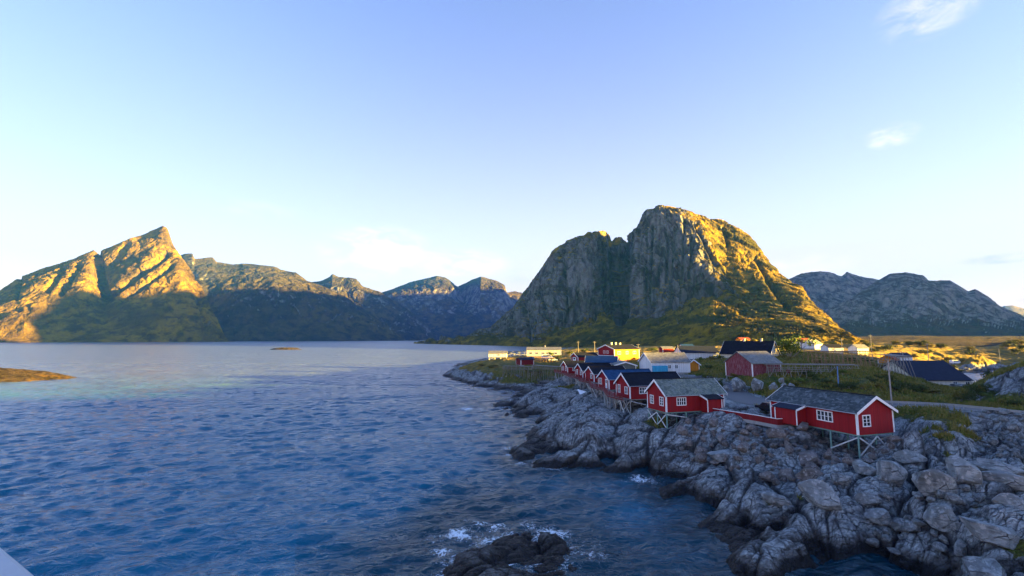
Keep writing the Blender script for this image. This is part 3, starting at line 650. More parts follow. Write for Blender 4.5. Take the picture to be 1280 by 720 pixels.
def land_height(x, y, full=False):
    joint = None
    x = np.asarray(x, float); y = np.asarray(y, float)
    b = base_height(x, y)
    near = np.where((b > -3.5) & (y < 900))
    out = b.copy(); G = np.zeros_like(b)
    X, Y, B = x[near], y[near], b[near]
    rd, rz, hw, g, far = masks(X, Y, B)
    rock = (1 - .88 * g)
    # blocks: two scales of jointed, tilted rock with rounded edges
    blk = 1 + .9 * sstep(28, 34, X) * sstep(56, 50, Y)
    a = R(33); sx = X * math.cos(a) + Y * math.sin(a); sy = -X * math.sin(a) + Y * math.cos(a)
    wx = sx + .9 * fbm(X / 4, Y / 4, 0 * X + 4, 3); wy = sy + .9 * fbm(X / 4, Y / 4, 0 * X + 14, 3)
    d = np.zeros_like(X); J = np.zeros_like(X)
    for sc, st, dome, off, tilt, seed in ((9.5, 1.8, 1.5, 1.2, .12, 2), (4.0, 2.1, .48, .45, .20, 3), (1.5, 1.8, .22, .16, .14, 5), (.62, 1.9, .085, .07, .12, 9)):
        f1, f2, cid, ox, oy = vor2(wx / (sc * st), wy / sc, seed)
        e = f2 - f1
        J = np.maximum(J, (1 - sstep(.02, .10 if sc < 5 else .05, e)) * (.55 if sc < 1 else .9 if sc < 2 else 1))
        d += blk ** .6 * (dome * (np.sqrt(np.clip(e * 2.0, 0, 1)) - .7) + off * (cid - .5) + tilt * sc * ((cid * 7.13 % 1 - .5) * ox * st + (cid * 3.7 % 1 - .5) * oy))
    d += 1.0 * fbm(X / 9, Y / 9, 0 * X, 4) + .25 * (ridged(X / 2.2, Y / 2.2, 0 * X, 4) - .5) + .10 * fbm(X / .5, Y / .5, 0 * X + 7, 3)
    wet = sstep(-3.5, .3, B)
    h = B + d * rock * (.35 + .65 * wet)
    # gravel and lawn get a little unevenness
    h = h + g * (.35 * fbm(X / 5, Y / 5, 0 * X + 2, 4) + .12 * fbm(X / .8, Y / .8, 0 * X + 2, 3))
    h = h + far * g * 2.0 * fbm(X / 30, Y / 30, 0 * X, 5)
    k = sstep(hw + 2.6, hw + .3, rd)
    h = h * (1 - k) + (rz - .03) * k
    out[near] = h
    if full:
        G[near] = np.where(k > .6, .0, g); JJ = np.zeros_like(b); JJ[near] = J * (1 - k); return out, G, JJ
    return out
def ground(x, y): return float(land_height(np.array([float(x)]), np.array([float(y)]))[0])
FOAM_SPOTS = []
for px, py, r, s in [(575,668,1.6,1.0),(552,690,1.3,.9),(600,655,1.2,.8),(560,715,1.3,.95),(660,657,1.5,.6),(690,668,2.2,.85),(620,658,1.6,.75),(640,568,1.6,.95),(633,560,1.5,.7),(650,580,1.3,.8),(585,511,3,.9),(600,512,2.5,.6),(628,511,1.6,.9),(800,598,2.0,.85),(780,600,1.5,.5),(815,603,1.6,.6),(658,548,1.2,.7),(715,690,2.0,.55),(735,680,2.5,.45),(720,705,2.0,.4),(545,672,2.2,.5),(830,632,1.2,.4)]:
    x, y = on_z(px, py, 0); FOAM_SPOTS.append((float(x), float(y), r, s))

SKX, SKY = (float(v) for v in on_z(632, 690, 0))
def shore_material():
    m = NT('shore_rock')
    pos = m.coord(kind='Position'); P = m.sep(pos)
    nz = m.sep(m.n('ShaderNodeNewGeometry').outputs['Normal'])[2]
    n1 = m.noise(pos, .35, 6, .6); n2 = m.noise(pos, 2.2, 8, .65, .3); n3 = m.noise(pos, 9, 5, .6)
    lay = m.noise(m.coord((.5, 3.0, 1.2), (R(12), R(20), R(33)), 'Position'), .9, 8, .7, .8)
    vd = m.n('ShaderNodeVectorMath', operation='ADD'); m.l(pos, vd.inputs[0])
    vs = m.n('ShaderNodeVectorMath', operation='SCALE'); vs.inputs['Scale'].default_value = .8
    vn = m.n('ShaderNodeTexNoise'); vn.inputs['Scale'].default_value = 1.2; vn.inputs['Detail'].default_value = 3; m.l(pos, vn.inputs['Vector'])
    m.l(vn.outputs['Color'], vs.inputs[0]); m.l(vs.outputs[0], vd.inputs[1])
    mp = m.n('ShaderNodeMapping'); mp.inputs['Scale'].default_value = (.4, 2.0, 1.2); mp.inputs['Rotation'].default_value = (0, 0, R(35)); m.l(vd.outputs[0], mp.inputs[0])
    ck = m.vor(mp.outputs[0], .75, 'DISTANCE_TO_EDGE'); ck2 = m.vor(mp.outputs[0], 2.3, 'DISTANCE_TO_EDGE')
    crack = m.math('MAXIMUM', m.rng(ck, .05, .0), m.math('MULTIPLY', m.rng(ck2, .05, .0), .6))
    col = m.mix(m.rng(n2, .35, .65), (.10, .115, .12), (.32, .355, .37))
    col = m.mix(m.rng(n1, .38, .56), col, m.mix(m.rng(n2, .3, .7), (.26, .285, .285), (.50, .535, .54)))
    col = m.mix(m.math('MULTIPLY', m.rng(lay, .54, .64), .7), col, (.065, .065, .07))
    col = m.mix(m.math('MULTIPLY', crack, .7), col, (.03, .03, .032))
    col = m.mix(m.rng(n3, .60, .75), col, (.36, .36, .355))
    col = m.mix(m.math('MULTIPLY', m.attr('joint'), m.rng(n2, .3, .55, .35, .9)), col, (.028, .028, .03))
    # tide band: black algae and wet rock near the water line, brownish above it
    zb = m.math('ADD', P[2], m.math('MULTIPLY', m.math('SUBTRACT', n1, .5), 1.3))
    zb = m.math('ADD', zb, m.math('MULTIPLY', m.math('SUBTRACT', n2, .5), .6))
    col = m.mix(m.math('MULTIPLY', m.rng(zb, 1.5, .95), .7), col, (.070, .054, .042))
    wet = m.rng(zb, .95, .55)
    col = m.mix(wet, col, (.012, .011, .011))
    # grass
    gn = m.mix(m.rng(n1, .4, .6), (.065, .115, .010), (.18, .165, .024))
    gn = m.mix(m.rng(n2, .4, .7), gn, (.055, .05, .018))
    gn = m.mix(m.rng(n3, .5, .7), gn, (.04, .05, .010))
    gn = m.mix(m.rng(P[1], 165, 230), gn, m.mix(m.rng(n1, .35, .65), (.11, .10, .02), (.34, .21, .02)))
    e = m.math('ADD', m.attr('grass'), m.math('MULTIPLY', m.math('SUBTRACT', n2, .5), 1.0))
    e = m.math('ADD', e, m.math('MULTIPLY', m.math('SUBTRACT', nz, .85), .9))
    gm = m.math('MULTIPLY', m.rng(e, .36, .5), m.rng(P[2], 1.2, 2.0))
    col = m.mix(gm, col, gn)
    b = m.bump(m.math('ADD', m.math('MULTIPLY', crack, -1.0), m.math('MULTIPLY', lay, 1.6)), 1.0, .22)
    b = m.bump(n2, .8, .26, b); b = m.bump(n3, .7, .06, b)
    m.set(color=col, rough=m.mix(wet, (.85, .85, .85), (.45, .45, .45)), spec=.3, normal=b)
    return m.m
def make_shore():
    mat = shore_material()
    def patch(name, a0, a1, na, d0, d1, nd):
        t = np.linspace(a0, a1, na); D = d0 * (d1 / d0) ** np.linspace(0, 1, nd)
        T, DD = np.meshgrid(t, D); x, y = T * DD, DD
        h, g, j = land_height(x, y, True)
        return np.stack([x, y, h], -1), g, j
    P, g, j = patch('ground', -.28, 1.62, 1250, 20, 900, 1050)
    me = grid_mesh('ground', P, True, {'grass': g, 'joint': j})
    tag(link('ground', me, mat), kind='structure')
    return mat

def strip(name, C, half, mat, lift=0.0, off=0.0, n=None):
    """a ribbon along centre line C (n,3)"""
    t = np.gradient(C[:, :2], axis=0); t /= np.linalg.norm(t, axis=1)[:, None]; nrm = np.stack([-t[:, 1], t[:, 0]], 1)
    half = np.broadcast_to(half, (len(C),))
    rows = []
    for q in np.linspace(-1, 1, 5):
        rows.append(np.c_[C[:, :2] + nrm * (off + half * q)[:, None] if np.ndim(off + half * q) else C[:, :2] + nrm * (off + half * q), C[:, 2] + lift])
    return grid_mesh(name, np.array(rows))
def make_road():
    m = NT('asphalt'); pos = m.coord(kind='Position')
    a = m.noise(pos, .5, 5, .6); b = m.noise(pos, 30, 3, .6)
    m.set(color=m.mix(m.rng(b, .3, .7), m.mix(a, (.075, .078, .082), (.12, .125, .13)), (.10, .10, .105)), rough=.85, normal=m.bump(b, .3, .01))
    hw = road_halfwidth(ROADC[:, 0], ROADC[:, 1])
    tag(link('road', strip('road', ROADC, hw, None, .02), m.m), kind='structure')
    w = NT('road_paint'); w.set(color=w.mix(w.rng(w.noise(w.coord(kind='Position'), 6, 4), .35, .6), (.25, .25, .25), (.75, .75, .75)), rough=.7)
    i0 = 92
    for s in (-1, 1):
        tag(link('road_marking', strip('road_marking', ROADC[i0:], .07, None, .026, s * 2.25), w.m), kind='structure')
# ================================================================== BUILDING KIT
class MB:
    """collects solid pieces and links them as one mesh"""
    def __init__(s): s.v = []; s.f = []
    def add(s, vs, fs):
        o = len(s.v); s.v += [tuple(v) for v in vs]; s.f += [tuple(i + o for i in f) for f in fs]; return s
    def box(s, x0, x1, y0, y1, z0, z1):
        return s.add([(x0,y0,z0),(x1,y0,z0),(x1,y1,z0),(x0,y1,z0),(x0,y0,z1),(x1,y0,z1),(x1,y1,z1),(x0,y1,z1)],
                     [(3,2,1,0),(4,5,6,7),(0,1,5,4),(1,2,6,5),(2,3,7,6),(3,0,4,7)])
    def bar(s, p, q, w, h=None, up=(0, 0, 1)):
        h = h or w; p, q = Vector(p), Vector(q); d = (q - p).normalized(); u = Vector(up)
        if abs(d.dot(u)) > .98: u = Vector((1, 0, 0))
        a = d.cross(u).normalized() * w / 2; b = a.cross(d).normalized() * h / 2
        return s.add([p-a-b, p+a-b, p+a+b, p-a+b, q-a-b, q+a-b, q+a+b, q-a+b], [(3,2,1,0),(4,5,6,7),(0,1,5,4),(1,2,6,5),(2,3,7,6),(3,0,4,7)])
    def tube(s, p, q, r0, r1=None, n=8):
        r1 = r0 if r1 is None else r1; p, q = Vector(p), Vector(q); d = (q - p).normalized()
        u = Vector((0,0,1)) if abs(d.z) < .95 else Vector((1,0,0)); a = d.cross(u).normalized(); b = a.cross(d)
        vs = [p + (a*math.cos(t)+b*math.sin(t))*r0 for t in [2*math.pi*k/n for k in range(n)]] + [q + (a*math.cos(t)+b*math.sin(t))*r1 for t in [2*math.pi*k/n for k in range(n)]]
        return s.add(vs, [tuple(range(n)), tuple(range(2*n-1, n-1, -1))] + [(k, n+k, n+(k+1)%n, (k+1)%n) for k in range(n)])
    def prism(s, poly, axis, a, b):
        """poly of 2D points extruded along axis 'x' or 'y' or 'z' from a to b"""
        n = len(poly)
        mk = {'x': lambda t, p: (t, p[0], p[1]), 'y': lambda t, p: (p[0], t, p[1]), 'z': lambda t, p: (p[0], p[1], t)}[axis]
        return s.add([mk(a, p) for p in poly] + [mk(b, p) for p in poly], [tuple(range(n)), tuple(range(2*n-1, n-1, -1))] + [(k, n+k, n+(k+1)%n, (k+1)%n) for k in range(n)])
    def build(s, name, mat, parent=None, smooth=False):
        me = raw_mesh(name, s.v, s.f, smooth)
        bm = bmesh.new(); bm.from_mesh(me); bmesh.ops.recalc_face_normals(bm, faces=bm.faces); bm.to_mesh(me); bm.free()
        return link(name, me, mat, parent)
def empty(name, loc, rz=0.0, label=None, cat=None, group=None):
    o = bpy.data.objects.new(name, None); COL.objects.link(o); o.location = loc; o.rotation_euler = (0, 0, rz); o.empty_display_size = .3
    return tag(o, label, cat, group)
def copy_tree(o, parent=None):
    c = o.copy(); COL.objects.link(c)
    if parent is not None: c.parent = parent
    for ch in list(o.children): copy_tree(ch, c)
    return c

# ------------------------------------------------------------------ materials
MATS = {}
def boards(name, col, wear=.25, pitch=.16, pale=None):
    m = NT(name); P = m.sep(m.coord())
    u = m.math('ADD', P[0], P[1]); q = m.math('DIVIDE', u, pitch)
    fr = m.math('FRACT', q); fl = m.math('FLOOR', q)
    wn = m.n('ShaderNodeTexWhiteNoise'); wn.noise_dimensions = '1D'; m.l(fl, wn.inputs['W'])
    n = m.noise(m.coord((1, 1, .25)), 1.6, 6, .6); n2 = m.noise(m.coord((6, 6, .5)), 1.5, 5, .65)
    c = m.mix(m.math('MULTIPLY', wn.outputs['Value'], .5), col, tuple(k * .5 for k in col))
    c = m.mix(m.math('MULTIPLY', m.rng(n, .5, .75), wear), c, tuple(k * .55 + .02 for k in col))
    if pale: c = m.mix(m.math('MULTIPLY', m.rng(n2, .48, .62), pale[1]), c, pale[0])
    gap = m.rng(m.math('ABSOLUTE', m.math('SUBTRACT', fr, .5)), .40, .49)
    c = m.mix(m.math('MULTIPLY', gap, .5), c, tuple(k * .35 for k in col))
    m.set(color=c, rough=.7, spec=.2, normal=m.bump(m.math('MULTIPLY', gap, -1.0), .6, .03)); return m.m
def plain(name, col, rough=.6, var=.25, scale=3.0, spec=.3, metal=0.0):
    m = NT(name); n = m.noise(m.coord(), scale, 6, .6)
    m.set(color=m.mix(m.math('MULTIPLY', m.rng(n, .4, .7), var), col, tuple(k * .5 for k in col)), rough=rough, spec=spec, metal=metal, normal=m.bump(n, .1, .01)); return m.m
def slates(name, cols, size=.33, lichen=None):
    """cols: three greys mixed slate by slate"""
    m = NT(name); P = m.coord(); v = m.n('ShaderNodeTexVoronoi'); v.inputs['Scale'].default_value = 1 / size; m.l(P, v.inputs['Vector'])
    r = m.sep(v.outputs['Color'])[0]
    c = m.ramp(r, [(0, cols[0]), (.5, cols[1]), (1, cols[2])])
    n = m.noise(P, .8, 6, .65); n2 = m.noise(P, 5, 5, .6)
    c = m.mix(m.math('MULTIPLY', m.rng(n, .4, .65), .5), c, cols[0])
    if lichen: c = m.mix(m.math('MULTIPLY', m.rng(m.math('ADD', m.math('MULTIPLY', n, .5), m.math('MULTIPLY', n2, .5)), .48, .6), .8), c, lichen)
    m.set(color=c, rough=.8, spec=.25, normal=m.bump(m.math('ADD', m.math('MULTIPLY', v.outputs['Distance'], -1.0), r), .7, .05)); return m.m
def sheet(name, col, pitch=.5):
    """standing-seam or felt roofing"""
    m = NT(name); P = m.sep(m.coord()); fr = m.math('FRACT', m.math('DIVIDE', P[0], pitch))
    n = m.noise(m.coord(), 1.2, 6, .65)
    rib = m.rng(m.math('ABSOLUTE', m.math('SUBTRACT', fr, .5)), .42, .5)
    m.set(color=m.mix(m.math('MULTIPLY', m.rng(n, .4, .65), .5), col, tuple(k * 1.7 + .004 for k in col)), rough=.75, spec=.12, normal=m.bump(m.math('ADD', rib, m.math('MULTIPLY', n, .3)), .5, .03)); return m.m
def make_materials():
    M = MATS
    M['red'] = boards('red_boards', (.29, .012, .016), .5)
    M['red_dark'] = boards('red_dark_boards', (.17, .012, .016))
    M['red_worn'] = boards('red_worn_boards', (.20, .035, .045), .4, .22, ((.34, .20, .22), .75))
    M['white_boards'] = boards('white_boards', (.72, .74, .76), .15)
    M['cream'] = boards('cream_boards', (.74, .68, .55), .15)
    M['yellow'] = boards('yellow_boards', (.55, .17, .010), .15)
    M['orange'] = boards('orange_boards', (.65, .24, .02), .15)
    M['turquoise'] = boards('turquoise_boards', (.05, .38, .62), .15)
    M['greengrey'] = boards('green_grey_boards', (.17, .19, .17), .3)
    M['white'] = plain('white_paint', (.78, .79, .8), .5, .12)
    M['glass'] = NT('window_glass').set(color=(.02, .024, .03), rough=.06, spec=.6).m
    M['roof_black'] = sheet('roof_black', (.007, .009, .015))
    M['roof_blue'] = sheet('roof_blue', (.012, .045, .11))
    M['roof_navy'] = sheet('roof_navy', (.011, .017, .034))
    M['roof_green'] = slates('roof_green_slate', ((.06, .08, .075), (.10, .13, .12), (.17, .20, .19)), .35, (.24, .27, .20))
    M['roof_slate'] = slates('roof_blue_slate', ((.028, .040, .044), (.06, .078, .085), (.13, .155, .165)), .32)
    M['roof_grey'] = slates('roof_grey_slate', ((.10, .11, .12), (.15, .16, .165), (.22, .225, .22)), .4, (.2, .19, .15))
    M['post_grey'] = plain('grey_post_wood', (.30, .31, .30), .8, .5, 4)
    M['post_green'] = plain('green_post_wood', (.16, .30, .27), .8, .4, 4)
    M['brace_pale'] = plain('pale_brace_wood', (.55, .58, .58), .7, .3, 4)
    M['deck'] = boards('deck_boards', (.20, .18, .16), .3, .14)
    M['rail_red'] = boards('red_rail_boards', (.20, .014, .016), .3, .12)
    M['concrete'] = plain('concrete', (.32, .32, .31), .9, .35, 2)
    M['brick'] = plain('chimney_plaster', (.5, .47, .42), .9, .3, 6)
    M['pole'] = plain('weathered_pole', (.32, .30, .28), .85, .4, 5)
    M['pole_blue'] = plain('blue_pole_paint', (.10, .20, .42), .6, .2, 5)
    M['rack'] = plain('rack_wood', (.26, .24, .21), .9, .5, 5)
    M['rack_warm'] = plain('rack_wood_brown', (.34, .20, .11), .9, .5, 5)
    M['cloth_white'] = plain('white_tarpaulin', (.72, .74, .76), .6, .15, 1)
    M['black'] = plain('black_rubber', (.012, .012, .013), .8, .2)
    M['car_dark'] = NT('dark_car_paint').set(color=(.012, .013, .016), rough=.25, spec=.6).m
    M['car_white'] = NT('white_car_paint').set(color=(.75, .76, .78), rough=.3, spec=.5).m
    M['steel'] = plain('galvanised_steel', (.35, .36, .38), .45, .3, 8, .5, .6)
    M['lamp'] = NT('headlight_glass').set(color=(.6, .6, .6), rough=.1).m

def window(parent, face, L, W, u, z, w, h, nx=2, ny=1, frame='white', fw=.11, div=.05):
    """window frame (with glazing bars) on a wall of a house, its pane a sub-part"""
    f = MB(); g = MB()
    def bx(mb, a0, a1, z0, z1, o0, o1):
        if face == 'y0': mb.box(a0, a1, -o1, -o0, z0, z1)
        elif face == 'y1': mb.box(a0, a1, W + o0, W + o1, z0, z1)
        elif face == 'x0': mb.box(-o1, -o0, a0, a1, z0, z1)
        else: mb.box(L + o0, L + o1, a0, a1, z0, z1)
    u0, u1, z1 = u - w / 2, u + w / 2, z + h
    bx(f, u0 - fw, u0, z - fw, z1 + fw, .003, .07); bx(f, u1, u1 + fw, z - fw, z1 + fw, .003, .07)
    bx(f, u0, u1, z1, z1 + fw, .003, .068); bx(f, u0, u1, z - fw, z, .003, .075)
    for k in range(1, nx): c = u0 + w * k / nx; bx(f, c - div, c + div, z, z1, .004, .055)
    for k in range(1, ny): c = z + h * k / ny; bx(f, u0, u1, c - div * .5, c + div * .5, .005, .05)
    bx(g, u0 + .001, u1 - .001, z + .001, z1 - .001, .004, .02)
    fr = f.build('window', MATS[frame], parent); g.build('pane', MATS['glass'], fr); return fr
def door(parent, face, L, W, u, w, h, z=0.02, col='white'):
    f = MB(); g = MB()
    def bx(mb, a0, a1, z0, z1, o0, o1):
        if face == 'y0': mb.box(a0, a1, -o1, -o0, z0, z1)
        elif face == 'y1': mb.box(a0, a1, W + o0, W + o1, z0, z1)
        elif face == 'x0': mb.box(-o1, -o0, a0, a1, z0, z1)
        else: mb.box(L + o0, L + o1, a0, a1, z0, z1)
    bx(f, u - w / 2, u + w / 2, z, z + h, .003, .06)
    d = f.build('door', MATS[col], parent)
    bx(g, u - w * .28, u + w * .28, z + h * .55, z + h * .9, .062, .07); g.build('pane', MATS['glass'], d); return d

def house(name, label, cat, origin, yaw, L, W, hw, rise, wall='red', roof='roof_black', group=None, windows=(), doors=(), trim=True, over=.32, eave=.35, stilts=None, base=None, chim=(), gable=None, side=None, corner=True, rt=.14, bz=-.2):
    """gable-roofed building; local x along the ridge, y across; origin = corner at floor height"""
    e = empty(name, origin, yaw, label, cat, group)
    MB().prism([(0, bz), (W, bz), (W, hw), (W / 2, hw + rise), (0, hw)], 'x', 0, L).build('wall', MATS[wall], e)
    sl = rise / (W / 2); t = rt
    r = MB()
    for s in (0, 1):
        ye, ym = (-eave, W / 2) if s == 0 else (W + eave, W / 2)
        ze = hw - sl * eave + .01
        zr = hw + rise + .01
        r.prism([(ye, ze), (ym, zr), (ym, zr + t * 1.2), (ye, ze + t)], 'x', -over, L + over)
    rf = r.build('roof', MATS[roof], e)
    if group:
        gt = MB()
        for ye in (-eave - .1, W + eave + .1): gt.tube((-over, ye, hw - sl * eave + .05), (L + over, ye, hw - sl * eave + .05), .055, .055, 8)
        gt.build('gutter', MATS['steel'], rf)
        MB().bar((-over, W / 2, hw + rise + rt * 1.2 + .03), (L + over, W / 2, hw + rise + rt * 1.2 + .03), .26, .06).build('ridge_cap', MATS['roof_black'], rf)
    if trim:
        for xa, xb in ((-over - .05, -over - .002), (L + over + .002, L + over + .05)):
            b = MB()
            for s in (0, 1):
                ye, ym = (-eave - .02, W / 2) if s == 0 else (W + eave + .02, W / 2)
                ze = hw - sl * eave; zr = hw + rise
                b.prism([(ye, ze - .14), (ym, zr - .14), (ym, zr + t * 1.2 + .04), (ye, ze + t + .04)], 'x', xa, xb)
            b.build('bargeboard', MATS['white'], e)
    if corner:
        for x, y, dx, dy in ((0, 0, -1, -1), (L, 0, 1, -1), (0, W, -1, 1), (L, W, 1, 1)):
            c = MB(); a = .16
            x0, x1 = sorted((x - dx * a, x + dx * .035)); y0, y1 = sorted((y - dy * a, y + dy * .035))
            ztop = hw - sl * max(0, .035) - .02
            c.box(x0, x1, min(y + dy * .004, y + dy * .035), max(y + dy * .004, y + dy * .035), bz + .02, ztop)
            c.box(min(x + dx * .004, x + dx * .035), max(x + dx * .004, x + dx * .035), y0 if dy > 0 else y + .004, y1 - .004 if dy < 0 and False else (y - .004 if dy > 0 else y1), bz + .02, ztop)
            c.build('corner_board', MATS['white'], e)
    for w in windows: window(e, w[0], L, W, *w[1:])
    for d in doors: door(e, d[0], L, W, *d[1:])
    for cx, ch in chim:
        c = MB().box(cx - .3, cx + .3, W / 2 - .3, W / 2 + .3, hw + rise - .4, hw + rise + ch)
        c.box(cx - .36, cx + .36, W / 2 - .36, W / 2 + .36, hw + rise + ch + .002, hw + rise + ch + .12)
        c.build('chimney', MATS['brick'], rf)
    if gable:   # a second colour on the gable (boarded face standing 2 cm proud)
        for fc in gable[0]:
            x0, x1 = (-.03, -.003) if fc == 'x0' else (L + .003, L + .03)
            MB().prism([(.17, bz), (W - .17, bz), (W - .17, hw - .05), (W / 2, hw + rise - .16), (.17, hw - .05)], 'x', x0, x1).build('gable_cladding', MATS[gable[1]], e)
    if side:
        for fc in side[0]:
            y0, y1 = (-.03, -.003) if fc == 'y0' else (W + .003, W + .03)
            MB().box(.17, L - .17, y0, y1, bz + .01, hw - .05).build('side_cladding', MATS[side[1]], e)
    if base:    # masonry plinth down into the ground
        MB().box(.05, L - .05, .05, W - .05, -base, bz + .0).build('plinth', MATS['concrete'], e)
    if stilts:
        nx, ny, mat, bmat, gap = stilts
        Mx = Matrix.Translation(Vector(origin)) @ Matrix.Rotation(yaw, 4, 'Z'); mi = Mx.inverted()
        MB().box(.1, L - .1, .1, W - .1, bz - .16, bz - .003).build('floor_beam', MATS[mat], e)
        feet = {}
        for i in range(nx):
            for j in range(ny):
                x = .12 + (L - .24) * (i / (nx - 1)) * gap; y = .12 + (W - .24) * j / (ny - 1)
                w = Mx @ Vector((x, y, 0)); gz = ground(w.x, w.y) - w.z + 0.0
                zb = gz - .15; feet[i, j] = (x, y, gz)
                if gz < bz - .35: MB().tube((x, y, zb), (x, y, bz - .165), .10, .10, 8).build('post', MATS[mat], e)
        for j in range(ny - 1):
            (x, y, z0), (x2, y2, z2) = feet[0, j], feet[0, j + 1]
            if min(z0, z2) < bz - 1.0:
                MB().bar((x - .12, y, bz - .3), (x2 - .12, y2, z2 + .25), .06, .15).build('brace', MATS[bmat], e)
                MB().bar((x - .19, y, z0 + .25), (x2 - .19, y2, bz - .3), .06, .15).build('brace', MATS[bmat], e)
        for j in (0, ny - 1):
            (x, y, z0), (x2, y2, z2) = feet[0, j], feet[1, j]
            o = -.12 if j == 0 else .12
            if z0 < bz - 1.0: MB().bar((x, y + o, bz - .3), (x2, y2 + o, max(z2 + .2, bz - 2.2)), .06, .13).build('brace', MATS[bmat], e)
    return e
def porch(e, face, L, W, u0, u1, depth, hw, drop, roof='roof_black', wall='red', bz=-.2):
    """lean-to on a long side: local box from u0..u1 with its own low roof"""
    s = -1 if face == 'y0' else 1; y = 0 if face == 'y0' else W
    ya, yb = y + s * .04, y + s * depth
    poly = [(ya, bz), (yb, bz), (yb, hw - drop), (ya, hw - .05)]
    pr = MB().prism(poly, 'x', u0, u1).build('porch', MATS[wall], e)
    MB().prism([(y + s * .03, hw - .03), (y + s * (depth + .3), hw - drop - .08), (y + s * (depth + .3), hw - drop + .03), (y + s * .03, hw + .08)], 'x', u0 - .25, u1 + .25).build('porch_roof', MATS[roof], pr)
    b = MB()
    for x in (u0 - .3, u1 + .252):
        b.prism([(y + s * .03, hw - .16), (y + s * (depth + .32), hw - drop - .2), (y + s * (depth + .32), hw - drop + .05), (y + s * .03, hw + .1)], 'x', x, x + .045)
    b.build('porch_bargeboard', MATS['white'], pr)
    c = MB()
    for x in (u0, u1):
        c.box(x - .07, x + .07, min(yb, yb + s * .04) , max(yb, yb + s * .04), bz + .02, hw - drop - .1)
    c.build('porch_corner', MATS['white'], pr)
    return pr
# ================================================================== RED CABINS AND BOARDWALKS
FZ = 7.0
YAW = R(16)
def cabins():
    grp = 'red stilt cabins in the shore row'
    spec = [
     # front corner px, py, length, roof, label, gable windows, side windows, stilts
     ((709.5, 466.4), 9.5, 'roof_black', 'red cabin at the far end of the stilt row, on tall posts by the inlet', [('x0', 1.4, .75, .8, 1.2, 2, 2), ('x0', 3.7, .75, .8, 1.2, 2, 2)], [('y0', 2.6, .8, 1.6, 1.0, 3, 2)], []),
     ((728.5, 472), 9.5, 'roof_black', 'red cabin second from the far end of the stilt row, two white gable windows', [('x0', 1.3, .75, .8, 1.2, 2, 2), ('x0', 3.7, .75, .8, 1.2, 2, 2)], [('y0', 2.6, .8, 1.4, 1.0, 3, 2)], []),
     ((742.6, 477), 9.5, 'roof_black', 'red cabin with one gable window, between the two window cabin and the blue roofed one', [('x0', 1.5, .75, .85, 1.2, 2, 2)], [('y0', 2.6, .8, 1.4, 1.0, 3, 2)], []),
     ((761.3, 486), 11.5, 'roof_blue', 'red cabin with bright blue sheet roof and white gable door', [('x0', 3.9, .75, .95, 1.2, 2, 2)], [('y0', 3.4, .8, 1.4, 1.0, 3, 2)], [('x0', 1.15, .85, 2.0)]),
     ((787.6, 498), 11.5, 'roof_black', 'red cabin with black roof at the near end of the boardwalk', [('x0', 3.9, .75, .7, 1.3, 2, 2), ('x0', 1.25, .75, .95, 1.15, 2, 2)], [('y0', 3.0, .85, 1.9, 1.0, 4, 2)], []),
     ((833.0, 514), 10.6, 'roof_green', 'red cabin with mossy green grey slate roof, nearest in the stilt row', [('x0', 3.75, .75, .8, 1.15, 2, 3), ('x0', 1.15, .75, .85, 1.15, 2, 3)], [('y0', 2.7, .85, 1.5, 1.0, 4, 2)], []),
    ]
    out = []
    tot = [3.55, 3.7, 3.55, 3.8, 4.3, 4.4]
    for i, ((px, py), L, roof, label, gw, sw, dr) in enumerate(spec):
        o = XY(px, py, FZ)
        W = 5.1
        near = i == 5
        e = house('stilt_cabin', label, 'cabin', o, YAW, L, W, tot[i] * .56, tot[i] * .44, 'red', roof, grp, gw + sw, dr, stilts=(4, 3, 'post_green' if near else 'post_grey', 'brace_pale', 1.0))
        out.append(e)
    # porch of the near cabin of the row
    porch(out[5], 'y0', 10.6, 5.1, 6.1, 8.7, 1.7, 2.35, .55)
    # the cabin that stands alone on the right
    o = XY(1118.0, 538.3, FZ); l = XY(1072.7, 542, FZ)
    g = (l - o); Wg = g.length; yaw = math.atan2(g.y, g.x) - math.pi / 2
    Lg = 12.2
    e = house('stilt_cabin', 'red cabin on its own at right with mottled blue grey slate roof and green posts', 'cabin', o, yaw, Lg, Wg, 2.42, 1.6, 'red', 'roof_slate', 'red stilt cabins in the shore row',
              [('x0', Wg - 1.45, .8, 1.05, 1.15, 2, 3), ('y1', 4.0, .85, 1.9, 1.05, 4, 2), ('y1', 10.9, .9, .7, .9, 2, 2)], [], stilts=(4, 3, 'post_green', 'brace_pale', .85))
    pr = porch(e, 'y1', Lg, Wg, 6.6, 9.9, 1.6, 2.35, .5, 'roof_navy')
    return out, e
